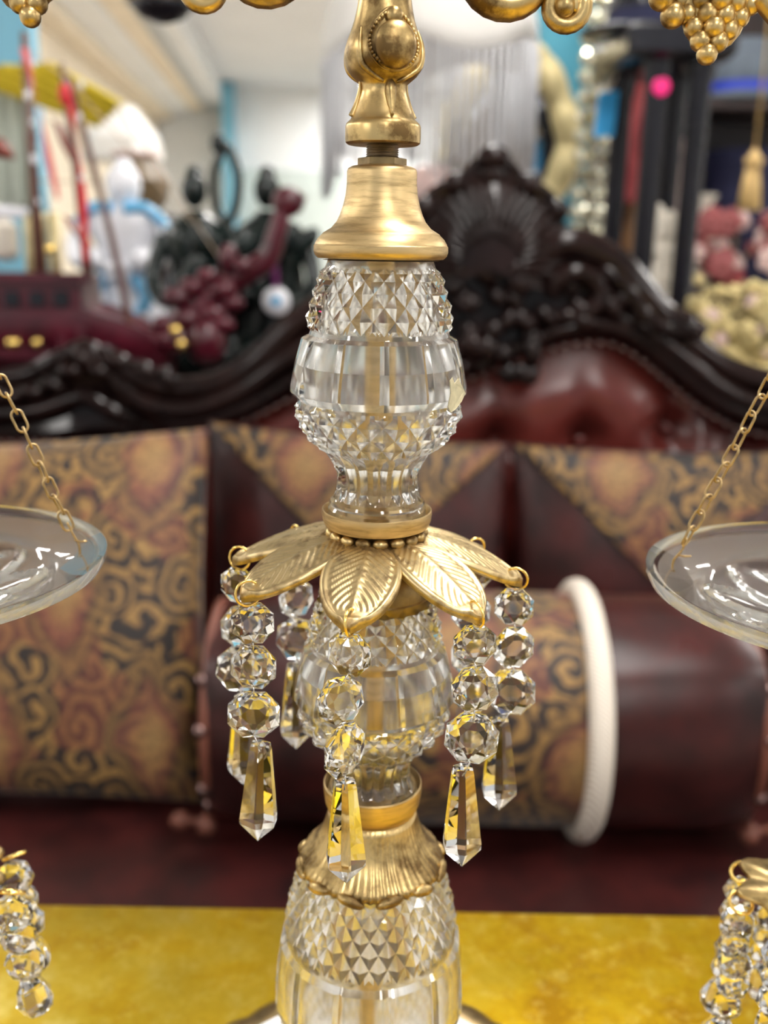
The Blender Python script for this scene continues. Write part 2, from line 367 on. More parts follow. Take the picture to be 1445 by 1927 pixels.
# ================================================================== CRYSTAL BALANCE SCALE
base_pt = (XL, D, TT)
sc = thing('balance_scale', base_pt, 'tall gilt and pressed glass balance scale with petal collar and crystal drops', 'scale')
MANG = 120
def pillar(name, segs, N, panels, thick, flutes=20, cut=0.0019):
    """segs: list of (kind, [(h, r)...]) top to bottom; kind: smooth | dia | band | flute"""
    half = MANG//(2*N)                       # angular samples per half diamond
    rows = []; kinds = []
    for kind, pr in segs:
        if kind == 'dia':
            steps = pr[-1]; pts = pr[:-1]
            tot = steps*half
            for i in range(tot+1):
                s = i/tot*(len(pts)-1); a = min(int(s), len(pts)-2); q = s-a
                h = pts[a][0]*(1-q)+pts[a+1][0]*q; r = pts[a][1]*(1-q)+pts[a+1][1]*q
                rows.append((kind, h, r, i/half, steps))
        else:
            for i, (h, r) in enumerate(pr): rows.append((kind, h, r, i, len(pr)-1))
    # merge equal heights at the seams
    R2 = []
    for rw in rows:
        if R2 and abs(R2[-1][1]-rw[1]) < 1e-7 and abs(R2[-1][2]-rw[2]) < 1e-7: continue
        R2.append(rw)
    out = []
    for kind, h, r, i, st in R2:
        row = []
        for j in range(MANG):
            t = 2*PI*j/MANG; rr = r
            if kind == 'dia':
                b = i; a = j/half
                fa = a-math.floor(a); fb = b-math.floor(b); par = (int(math.floor(a))+int(math.floor(b))) % 2
                x = fa if par == 0 else 1-fa          # corner (0,0) is an apex when parity is even
                e = max(1-(x+fb), (x+fb)-1) if True else 0
                e = 1-(x+fb) if x+fb <= 1 else (x+fb)-1
                dl = 2*PI/(2*N); ph = (a-math.floor(a)-0.5)*dl
                rr = r*cos(dl/2)/cos(ph)
                if 0 < b < st: rr += cut*e
                elif e > 0: rr += 0
            elif kind == 'band':
                pw = MANG//panels; u = ((j % pw)/pw)*2-1
                sect = PI/panels; ch = cos(sect)/cos(u*sect)
                rr = r*(0.35+0.65*ch)
                if 0 < i < st and abs(u) > 0.99: rr -= 0.0012
            elif kind == 'flute':
                e = sin(PI*i/st)
                rr = r*(1-0.11*e*(0.5+0.5*cos(flutes*t)))
            row.append(Vector((rr*cos(t), rr*sin(t), -h)))
        out.append(row)
    n = MANG; V = [p_ for r_ in out for p_ in r_]; Fc = []
    for i in range(len(out)-1):
        dia = R2[i][0] == 'dia' and R2[i+1][0] == 'dia'
        for j in range(n):
            k_ = (j+1) % n; A, B, C_, D_ = i*n+j, i*n+k_, (i+1)*n+k_, (i+1)*n+j
            if dia:
                par = (int(math.floor((j+.5)/half)) + int(math.floor((R2[i][3]+R2[i+1][3])/2))) % 2
                if par == 0: Fc += [(A, D_, B), (B, D_, C_)]
                else: Fc += [(A, C_, B), (A, D_, C_)]
            else: Fc.append((A, D_, C_, B))
    # bore
    hs = [(rw[1], rw[2]) for rw in R2]; m0 = len(V); inner = []
    for q in range(0, len(hs), 3): inner.append(hs[q])
    if inner[-1] != hs[-1]: inner.append(hs[-1])
    for h, r in inner:
        ri = max(0.0058, r-thick)
        V += [Vector((ri*cos(2*PI*j/n), ri*sin(2*PI*j/n), -h)) for j in range(n)]
    for i in range(len(inner)-1):
        for j in range(n):
            k_ = (j+1) % n; Fc.append((m0+i*n+j, m0+i*n+k_, m0+(i+1)*n+k_, m0+(i+1)*n+j))
    lo = (len(out)-1)*n; li = m0+(len(inner)-1)*n
    for j in range(n):
        k_ = (j+1) % n
        Fc.append((j, k_, m0+k_, m0+j)); Fc.append((lo+j, li+j, li+k_, lo+k_))
    me = mesh(name, V, Fc, 'pressed_glass', 22); me.materials.append(MATS['frosted_glass'])
    for pl_ in me.polygons:
        if all(i >= m0 for i in pl_.vertices): pl_.material_index = 1
    return me
Q = hr
up = [('smooth', [Q(486, 98), Q(498, 102), Q(505, 105)]),
      ('dia', [Q(505, 105), Q(540, 114), Q(580, 126), Q(622, 131), 5]),
      ('smooth', [Q(622, 131), Q(630, 133)]),
      ('band', [Q(630, 133), Q(637, 148), Q(660, 154), Q(690, 161), Q(725, 167), Q(737, 167), Q(752, 152)]),
      ('smooth', [Q(752, 152), Q(757, 152)]),
      ('dia', [Q(757, 152), Q(780, 147), Q(805, 137), Q(825, 122), Q(846, 102), 4]),
      ('flute', [Q(846, 102), Q(855, 95), Q(868, 86), Q(885, 78), Q(905, 76), Q(922, 78), Q(934, 82)]),
      ('smooth', [Q(934, 82), Q(939, 88), Q(944, 90), Q(948, 88), Q(953, 92), Q(978, 92), Q(985, 88)])]
me_up = pillar('glass_pillar', up, 20, 12, 0.0046)
top_pt = Vector((XL, D, ZC))
put('glass_pillar', me_up, sc, top_pt, Matrix.Rotation(math.radians(4), 3, 'Z'))
# the middle one is the same casting with a finer diamond cut
SH = 0.1006
fine = []
for kind, pr in up:
    fine.append((kind, [((x[0], x[1]) if isinstance(x, tuple) else x+(1 if x == 5 else 0)) for x in pr]))
me_mid = pillar('glass_pillar', fine, 20, 12, 0.0046)
put('glass_pillar', me_mid, sc, top_pt-Vector((0, 0, SH)), Matrix.Rotation(math.radians(19), 3, 'Z'))
low = [('smooth', [(.2060, .0190), (.2082, .0222)]),
       ('dia', [(.2082, .0222), (.215, .0252), (.225, .0279), (.237, .0300), 7]),
       ('smooth', [(.237, .0300), (.2385, .0303)]),
       ('band', [(.2385, .0303), (.2405, .0325), (.248, .0336), (.256, .0342), (.266, .0345), (.2685, .0338), (.271, .0318)]),
       ('dia', [(.271, .0318), (.279, .0305), (.288, .0270), (.296, .0225), 4]),
       ('flute', [(.296, .0225), (.300, .0196), (.305, .0178), (.310, .0176), (.315, .0185)]),
       ('smooth', [(.315, .0185), (.318, .0205), (.326, .0208)])]
me_low = pillar('glass_pillar', low, 30, 12, 0.0055, 20, 0.0017)
put('glass_pillar', me_low, sc, top_pt, Matrix.Rotation(math.radians(12), 3, 'Z'))
# scrap of an old paper label left on the upper glass band
lab = [(846, 700), (851, 694), (855, 706), (863, 698), (869, 711), (875, 722), (878, 729), (870, 741), (858, 752), (848, 756), (843, 745), (848, 722)]
plain('old_paper', (0.62, 0.54, 0.33), 0.8, 0, 0.15, 300)
def onglass(x, y, lift):
    h, r = hr(y, 166.5); a = -PI/2+math.asin(max(-1, min(1, (x-718)/170.0))); r += lift
    return Vector((XL+r*cos(a), D+r*sin(a), ZC-h))
g = ([onglass(x, y, .0004) for x, y in lab]+[onglass(x, y, .0001) for x, y in lab], [tuple(range(12)), tuple(range(23, 11, -1))]+[(i, 12+i, 12+(i+1) % 12, (i+1) % 12) for i in range(12)])
mk('torn_label', g, 'old_paper', sc, None, None)
# rod up the middle
mk('rod', hlathe([(-0.03, .0040), (.332, .0040)], 24), 'brushed_gold', sc)
# bell cap, nut, thread
mk('bell_cap', hlathe([Q(310, 36), Q(314, 57), Q(318, 64), Q(324, 66), Q(345, 66), Q(368, 68), Q(388, 72.5), Q(405, 78), Q(418, 84), Q(430, 94), Q(437, 105), Q(440, 110), Q(442, 111), Q(450, 119), Q(459, 124), Q(461.5, 124.4), Q(463, 126.3), Q(474, 126.5), Q(481, 124), Q(487, 118), Q(490, 110), Q(489.5, 60)], 96), 'brushed_gold', sc, None, 50)
mk('nut', hlathe([Q(298, 44), Q(299, 46), Q(311, 46), Q(312, 44)], 6, lambda t, z: 1.0), 'dark_brass', sc, None, 30)
th = []
for i in range(17):
    y = 268+i*2.1; th.append(Q(y, 31 if i % 2 else 28.3))
mk('threaded_stem', hlathe(th, 40), 'steel_thread', sc, None, 25)
# cast baluster with three cartouches
bal = [Q(272, 30), Q(273, 66), Q(270, 70), Q(262, 71), Q(240, 71), Q(234, 69), Q(229, 64), Q(226, 61), Q(215, 57), Q(200, 51), Q(180, 45), Q(168, 42.5), Q(160, 44), Q(153, 52), Q(144, 62), Q(132, 70), Q(118, 75), Q(100, 75), Q(80, 70), Q(60, 63), Q(40, 57), Q(20, 53), Q(0, 50), Q(-30, 46), Q(-60, 42), Q(-80, 46), Q(-90, 52), Q(-105, 30)]
bl = mk('baluster', lathe([(ZC-h, r) for h, r in bal], 72, AX, True, lambda t, z: 1+0.012*cos(3*t+0.7)), 'antique_gold', sc, None, 40)
S0 = 0.29/F
for k in range(2):
    a0 = math.radians(-90+17+180*k)
    def onb(dx, y, lift=0.0):
        h, r = hr(y, 75-max(0, (100-y))*0.28 if y < 100 else 75-max(0, y-125)*0.9)
        a = a0+dx*S0/max(r, .006); rr = r+lift
        return Vector((XL+rr*cos(a), D+rr*sin(a), ZC-h))
    rot = Matrix.Rotation(a0, 4, 'Z')
    def bossat(y, rad, fl, lift=0):
        C = onb(0, y, lift)
        g = ball((0, 0, 0), rad, 20, 14, fl, 1, 1.05)
        return move(g, Matrix.Translation(C) @ rot)
    mk('boss', bossat(97, 38*S0, 0.52), 'antique_gold', bl, None, 0)
    mk('boss', bossat(42, 15*S0, 0.9, .0005), 'antique_gold', bl, None, 0)
    ringp = []
    for i in range(40):
        t = 2*PI*i/40
        ringp.append((sin(t)*(49 if cos(t) < 0 else 49-17*cos(t)**1.5), 92-(cos(t)*(66 if cos(t) > 0 else 50))))
    mk('rim', tube([onb(x, y, 0.0) for x, y in ringp], 3.0*S0, 8, True), 'antique_gold', bl, None, 0)
    beads = [ball(onb(x*0.90+0.0, 92+(y-92)*0.90, 0.0008), 3.6*S0, 8, 6) for x, y in ringp[::1]]
    o = mk('beading', join(*beads), 'antique_gold', bl, None, 0); o['kind'] = 'stuff'
    # ribbed shoulder and leaf drop below the cartouche
    for sx in (-1, 1):
        mk('scroll', tube(crom([onb(sx*62, 60), onb(sx*64, 95, .0003), onb(sx*58, 130, .0003), onb(sx*30, 150, .0005), onb(sx*12, 160, .0006)], 6), lambda s: (2+4*sin(PI*s))*S0, 8), 'antique_gold', bl, None, 0)
    for q in range(2):
        al = a0+q*PI/2
        pts = []
        for y, hw in ((156, 46), (168, 45.5), (184, 48), (204, 53.5), (222, 61)):
            h, r = hr(y, hw); pts.append(Vector((XL+r*cos(al), D+r*sin(al), ZC-h)))
        mk('leaf', tube(crom(pts, 5), (lambda s: (3+9*sin(PI*min(1, s*1.1))**.8*(1-s*.45))*S0) if q == 0 else (lambda s: (2+4*s)*S0), 10), 'antique_gold', bl, None, 0)
# beam with scrolls and grape clusters, tipped a little to the right
def BP(X, h): return Vector((XL+X, D, ZC-h-0.035*X))
bm = mk('beam', tube(crom([BP(-.158, -.0675), BP(-.135, -.073), BP(-.10, -.078), BP(-.06, -.079), BP(-.03, -.082), BP(0, -.084), BP(.03, -.082), BP(.06, -.079), BP(.10, -.078), BP(.135, -.073), BP(.158, -.0675)], 8), lambda s: 0.0036+0.0015*abs(cos(PI*s))**4, 12), 'antique_gold', sc, None, 0)
for sx in (-1, 1):
    # large C scroll, small curl
    X0 = 0.0312*1
    cs = [BP(sx*(.033+.0118*cos(a)), -.0735-.0118*sin(a)*-1*-1 if False else -.0735+.0118*sin(a)) for a in [PI*(0.95-1.9*i/18)*-1*-1 for i in range(19)]]
    cs = []
    for i in range(25):
        a = PI*1.15-i/24*PI*2.1; R_ = .0098-.0035*max(0, (i-14)/10)
        cs.append(BP(sx*(.0335+R_*cos(a)*-1), -.0738+R_*sin(a)*1.0))
    mk('scroll', tube(cs, lambda s: .0030+.0016*sin(PI*s), 10), 'antique_gold', bm, None, 0)
    cs = []
    for i in range(25):
        a = -PI*0.15+i/24*PI*2.3; R_ = .0056-.0030*i/24
        cs.append(BP(sx*(.0497+R_*cos(a)), -.0647+R_*sin(a)))
    mk('curl', tube(cs, lambda s: .0026-.0006*s, 10), 'antique_gold', bm, None, 0)
    mk('boss', ball(BP(sx*.0497, -.0645)+Vector((0, -.001, 0)), .0030, 12, 8), 'antique_gold', bm, None, 0)
    mk('link', tube([BP(sx*.040, -.0712), BP(sx*.046, -.0695)], .0018, 8), 'antique_gold', bm, None, 0)
    # grapes
    k = 0
    cx = .0915 if sx > 0 else -.0995
    n0 = [(0, -.0490, 1), (1, -.0525, 2), (2, -.0560, 3), (3, -.0595, 4), (4, -.0630, 5), (5, -.0665, 5), (6, -.070, 4)]
    for rI, h, cnt in n0:
        for q in range(cnt):
            off = (q-(cnt-1)/2)*.0048
            lean = (rI-3)*.0006*sx
            mk('grape', ball(BP(cx+off+lean, h-.0052) + Vector((0, -.0025+.0022*abs(q-(cnt-1)/2), 0)), .0030, 12, 8), 'antique_gold', bm, None, 0)
    mk('cluster_back', move(ball((0, 0, 0), .012, 16, 10, .8, .22, 1.0), BP(cx, -.067)+Vector((0, .0005, 0))), 'antique_gold', bm, None, 0)
    mk('berry', ball(BP(cx-sx*.0115, -.0640), .0036, 14, 10), 'antique_gold', bm, None, 0)
    mk('berry', ball(BP(cx-sx*.0150, -.0685), .0038, 14, 10), 'antique_gold', bm, None, 0)
    mk('tendril', tube(crom([BP(cx+sx*.012, -.0700), BP(cx+sx*.018, -.0645), BP(cx+sx*.026, -.0600), BP(cx+sx*.036, -.0610), BP(cx+sx*.052, -.068)], 6), .0028, 10), 'antique_gold', bm, None, 0)
# ---------------- petal collar
collar_h = hz(985)
mk('cup', hlathe([Q(990, 60), Q(989, 94), Q(984, 100), Q(972, 103), Q(962, 103.5), Q(956, 102.5), Q(955, 100.5), Q(958, 98.5), Q(980, 97), Q(981, 40)][::1], 72) if False else lathe([(ZC-h, r) for h, r in [Q(990, 40), Q(990, 88), Q(986, 97), Q(976, 101.5), Q(964, 103.5), Q(957, 103), Q(956, 101.5), Q(958, 99.5), Q(980, 97.5), Q(983, 40)]], 72, AX, True), 'brushed_gold', sc, None, 40)
br = 0.0145
for i in range(17):
    a = 2*PI*i/17
    mk('bead', move(ball((0, 0, 0), .0025, 12, 8, .8, 1, .72), Matrix.Translation((XL+br*cos(a), D+br*sin(a), ZC-.0896)) @ Matrix.Rotation(a, 4, 'Z')), 'antique_gold', sc, None, 0)
def petal_mesh():
    ns, nt = 84, 36; top = []; bot = []
    for i in range(ns+1):
        s = i/ns
        wd = 0.0048+0.0058*math.sin(PI*min(1, s*0.98))**0.85*(0.72+0.50*s) if s < .94 else None
        wd = (0.0047*(1-s) + 0.0112*math.sin(PI*(0.06+0.90*s))**0.75*(0.62+0.38*s))*math.sqrt(max(0.0, 1-max(0, (s-.80)/.2)**2.4))+.00045
        x = .011+s*.0365; z = .0008-.0012*s-.0115*s**1.7
        rt = []; rb = []
        for j in range(nt+1):
            t = -1+2*j/nt; y = t*wd
            e = abs(t); rim = math.exp(-((e-.90)/.075)**2)*.0008
            edge = max(math.exp(-((s-.955)/.03)**2)*.0007, 0)
            vein = .00075*math.exp(-(t/.09)**2)*(1 if s < .88 else 0)
            fl = 0.00050*(0.5+0.5*sin((s*1.0-e*0.30)*PI*2*14))*(1 if .10 < e < .74 and .10 < s < .86 else 0)
            dish = -.0011*(1-e*e)*(0.4+.6*s)
            curl = -.0016*e**2.5*(1-s*.2)
            zz = z+rim+edge+vein+fl+dish*0.6+curl+.0010
            rt.append(Vector((x, y, zz))); rb.append(Vector((x, y*.985, z+curl-.0008+dish*.6)))
        top.append(rt); bot.append(rb)
    V = [p for r in top for p in r]; n0 = len(V); V += [p for r in bot for p in r]; Fc = []; n = nt+1
    for i in range(ns):
        for j in range(nt):
            Fc.append((i*n+j, (i+1)*n+j, (i+1)*n+j+1, i*n+j+1)); Fc.append((n0+i*n+j, n0+i*n+j+1, n0+(i+1)*n+j+1, n0+(i+1)*n+j))
    for i in range(ns):
        Fc.append((i*n, n0+i*n, n0+(i+1)*n, (i+1)*n)); Fc.append((i*n+nt, (i+1)*n+nt, n0+(i+1)*n+nt, n0+i*n+nt))
    for j in range(nt):
        Fc.append((j, j+1, n0+j+1, n0+j)); Fc.append((ns*n+j, n0+ns*n+j, n0+ns*n+j+1, ns*n+j+1))
    return mesh('petal', V, Fc, 'petal_gold', 0)
PM = petal_mesh()
PANG = [262, 311, 358, 40, 85, 130, 171, 214]
TILT = Matrix.Rotation(math.radians(1.6), 3, 'Y')      # the collar sits a little askew
pc = Vector((XL, D, ZC-.0915))
mk('collar_plate', lathe([(-.0016, .005), (-.0010, .0150), (.0006, .0150), (.0009, .014), (.0009, .005)], 40, pc), 'petal_gold', sc)
for a in PANG:
    put('petal', PM, sc, pc, TILT @ Matrix.Rotation(math.radians(a), 3, 'Z'))
tips = [pc + (TILT @ Matrix.Rotation(math.radians(a), 3, 'Z')) @ Vector((.0452, 0, -.0085)) for a in PANG]
mk('under_cap', lathe([(ZC-h, r) for h, r in [(.1125, .010), (.1128, .0176), (.1120, .0183), (.1095, .0184), (.1090, .0180), (.1060, .0181), (.1010, .0172), (.0965, .0140), (.0930, .0080)]], 72, AX), 'dark_brass', sc, None, 40)
# ---------------- crystal strands
def octagon_mesh():
    V = []; Fc = []; r = 1.0
    def ringv(rad, z, off):
        b = len(V)
        for i in range(8): V.append(Vector((rad*cos(2*PI*(i+off)/8), z, rad*sin(2*PI*(i+off)/8))))
        return b
    gf = ringv(1.0, -.06, .5); gb = ringv(1.0, .06, .5)
    for i in range(8): Fc.append((gf+i, gf+(i+1) % 8, gb+(i+1) % 8, gb+i))
    for sgn, g in ((-1, gf), (1, gb)):
        m1 = ringv(.76, sgn*.22, 0); t1 = ringv(.46, sgn*.34, .5)
        fs = []
        for i in range(8):
            j = (i+1) % 8
            fs.append((g+i, m1+j, g+j)); fs.append((g+i, m1+i, m1+j) if False else (m1+i, m1+j, g+i))
            fs.append((m1+i, t1+i, m1+j)); fs.append((t1+i, t1+j, m1+j))
        fs.append(tuple(t1+i for i in range(8)))
        if sgn < 0: fs = [f for f in fs]
        Fc += fs
    me = mesh('octagon_bead', V, Fc, 'cut_crystal')
    import bmesh
    b = bmesh.new(); b.from_mesh(me); bmesh.ops.recalc_face_normals(b, faces=b.faces[:]); b.to_mesh(me); b.free(); return me
def drop_mesh():
    V = []; Fc = []; n = 6
    prof = [(0.0, .50), (-.06, .58), (-.74, 1.0), (-.80, .98)]
    rows = []
    for z, r in prof:
        rows.append([Vector((r*.20*cos(2*PI*(i+.5)/n), r*.20*sin(2*PI*(i+.5)/n)*.72, z)) for i in range(n)])
    V, Fc = grid(rows, True)
    b = len(V); V.append(Vector((0, 0, .012))); V.append(Vector((0, 0, -1.0)))
    for i in range(n):
        j = (i+1) % n; Fc.append((b, i, j)); Fc.append((b+1, 3*n+j, 3*n+i))
    me = mesh('prism_drop', V, Fc, 'cut_crystal')
    import bmesh
    bb = bmesh.new(); bb.from_mesh(me); bmesh.ops.recalc_face_normals(bb, faces=bb.faces[:]); bb.to_mesh(me); bb.free(); return me
OM = octagon_mesh(); DM = drop_mesh()
def rz(a): return Matrix.Rotation(math.radians(a), 3, 'Z')
def ry(a): return Matrix.Rotation(math.radians(a), 3, 'Y')
def rx(a): return Matrix.Rotation(math.radians(a), 3, 'X')
def wire(parent, a, b):
    m_ = (a+b)/2
    return mk('wire_pin', tube([a, m_+Vector((.0003, -.0002, 0)), b], .00022, 6), 'silver_wire', parent, None, 0)
radii = (.0068, .0075, .0086)
sway = {262: [(-.0002, 0, -22), (-.0026, 0, 28), (-.0013, 0, 50), (-.0012, 0, 12)], 311: [(.0, 0, 6), (.0006, 0, 10), (.0003, 0, -5), (-.0020, 0, 8)],
        358: [(.0, 0, -12), (.0005, 0, 15), (.0005, 0, -8), (-.0028, 0, 5)], 214: [(.0013, 0, 8), (.0012, 0, -6), (.0010, 0, 4), (.0030, 0, -6)]}
for a, tip in zip(PANG, tips):
    st = mk('crystal_strand', join(torus(tip+Vector((0, 0, -.0030)), .0038, .00045, (sin(math.radians(a))*-1*0+cos(math.radians(a+78)), sin(math.radians(a+78)), .12), 20, 7)), 'gold_wire', sc, tip, 0)
    z = tip.z-.0058; prev = tip+Vector((0, 0, -.0062)); sw = sway.get(a, [(random.uniform(-.001, .001), 0, random.uniform(-40, 40)) for _ in range(4)])
    for i, r in enumerate(radii):
        dx, dy, ya = sw[i]
        cpt = Vector((tip.x+dx, tip.y+dy, z-r*0.99))
        put('octagon_bead', OM, st, cpt, rz(ya) @ rx(random.uniform(-6, 6)) @ ry(random.uniform(-8, 8)) @ Matrix.Diagonal((r, r, r)))
        if i: wire(st, prev, cpt+Vector((0, -.0012, r*.72)))
        prev = cpt+Vector((0, -.0012, -r*.72)); z = cpt.z-r*.99
    dx, dy, ya = sw[3]; L_ = .0350
    dp = Vector((tip.x+dx, tip.y, z-.0012))
    wire(st, prev, dp+Vector((0, -.0012, -.0022)))
    put('prism_drop', DM, st, dp, rz(ya) @ ry(dx*900) @ Matrix.Diagonal((L_*.92, L_*.92, L_)))
# ---------------- lower fittings
mk('cup', lathe([(ZC-h, r) for h, r in [(.1895, .009), (.1895, .0135), (.1885, .0152), (.1855, .0163), (.1815, .0168), (.1790, .0168), (.1786, .0164), (.1795, .0160), (.1860, .0157), (.1870, .009)]], 72, AX), 'brushed_gold', sc, None, 40)
NL = 12
def scallop(t, z):
    k_ = max(0.0, (ZC-.1885-z)/.018); return 1+0.035*k_*abs(cos(NL/2*t)) + 0.016*cos(NL*5*t)*min(1, k_*2)
shellp = [(.2085, .0190), (.2098, .0236), (.2085, .0243), (.2068, .0236), (.2052, .0222), (.2035, .0205), (.2010, .0187), (.1980, .0172), (.1945, .0161), (.1915, .0154), (.1890, .0150), (.1880, .0110)]
sh = mk('shell_collar', lathe([(ZC-h, r) for h, r in shellp], 240, AX, True, scallop), 'antique_gold', sc, None, 0)
for i in range(NL):
    a = 2*PI*(i+.5)/NL
    g = ball((0, 0, 0), .0025, 12, 8, 0.75, 2.0, .8)
    mk('scallop_edge', move(g, Matrix.Translation((XL+.0248*cos(a), D+.0248*sin(a), ZC-.2092)) @ Matrix.Rotation(a, 4, 'Z') @ Matrix.Rotation(.25*(1 if i % 2 else -1), 4, 'X')), 'antique_gold', sh, None, 0)
mk('foot_cup', lathe([(ZC-h, r) for h, r in [(.3350, .034), (.3340, .036), (.3320, .034), (.3290, .028), (.3255, .0225), (.3215, .0222), (.3200, .0212)]], 64, AX), 'antique_gold', sc, None, 40)
mk('marble_base', lathe([(ZC-h, r) for h, r in [(.3500, .070), (.3490, .0755), (.3450, .077), (.3390, .077), (.3355, .0755), (.3345, .073)]], 96, AX), 'white_marble', sc, None, 40)
mk('base_ring', lathe([(0.0, .084), (.003, .091), (.009, .0945), (.0145, .0925), (.0185, .087), (.0200, .080), (.0195, .070), (.010, .068)], 192, (XL, D, TT), True, lambda t, z: 1+.025*abs(cos(12*t))), 'dark_brass', sc, None, 0)

# ================================================================== PANS
def dish_geo(C, R_):
    nr, nt = 44, 180; rowsT = []; rowsB = []
    for i in range(nr+1):
        s = i/nr
        r = R_*s
        if s > .74: z = -.0062+.0062*((s-.74)/.26)**0.8
        elif s > .70: z = -.0088+.0026*(s-.70)/.04
        else: z = -.0088-.0085*(1-(s/.70)**2)
        T_ = []; B_ = []
        for j in range(nt):
            t = 2*PI*j/nt
            q = 0.0
            if .18 < s < .69:
                u = ((t*10/(2*PI)) % 1)*2-1; ss = (s-.18)/.51
                w_ = 0.82*sin(PI*ss)**.75
                q = .0017*math.exp(-((abs(u)-w_)/.13)**2)
            T_.append(Vector(C)+Vector((r*cos(t), r*sin(t), z+q)))
            th_ = .0046 if s < .97 else .0046*(1-((s-.97)/.03)**2*.55)+.0003
            B_.append(Vector(C)+Vector((r*cos(t)*.997, r*sin(t)*.997, z-th_)))
        rowsT.append(T_); rowsB.append(B_)
    rowsT[0] = [Vector(C)+Vector((.0002*cos(2*PI*j/nt), .0002*sin(2*PI*j/nt), -.0173)) for j in range(nt)]
    rowsB[0] = [Vector(C)+Vector((.0002*cos(2*PI*j/nt), .0002*sin(2*PI*j/nt), -.0207)) for j in range(nt)]
    rows = rowsB+rowsT[::-1]
    V, Fc = grid(rows, True, True, True)
    return V, [tuple(reversed(f)) for f in Fc]
def link_mesh():
    pts = []
    for i in range(20):
        a = 2*PI*i/20
        pts.append(Vector((.0018*cos(a), 0, .0020*sin(a)+(.0017 if sin(a) > 0 else -.0017))))
    V, Fc = tube(pts, .00043, 7, True)
    return mesh('chain_link', V, Fc, 'chain_brass', 0)
LM = link_mesh()
def bead_mesh():
    V, Fc = ball((0, 0, 0), 1.0, 7, 5, 1, 1, .82)
    return mesh('faceted_bead', V, Fc, 'cut_crystal')
BM = bead_mesh()
def pear_mesh():
    V, Fc = lathe([(-2.0, .25), (-1.75, .75), (-1.2, 1.0), (-.5, .72), (0, .30), (.1, .1)], 7)
    return mesh('pear_drop', V, Fc, 'cut_crystal')
PRM = pear_mesh()
PAN_R = .0665
pan_h = .1015
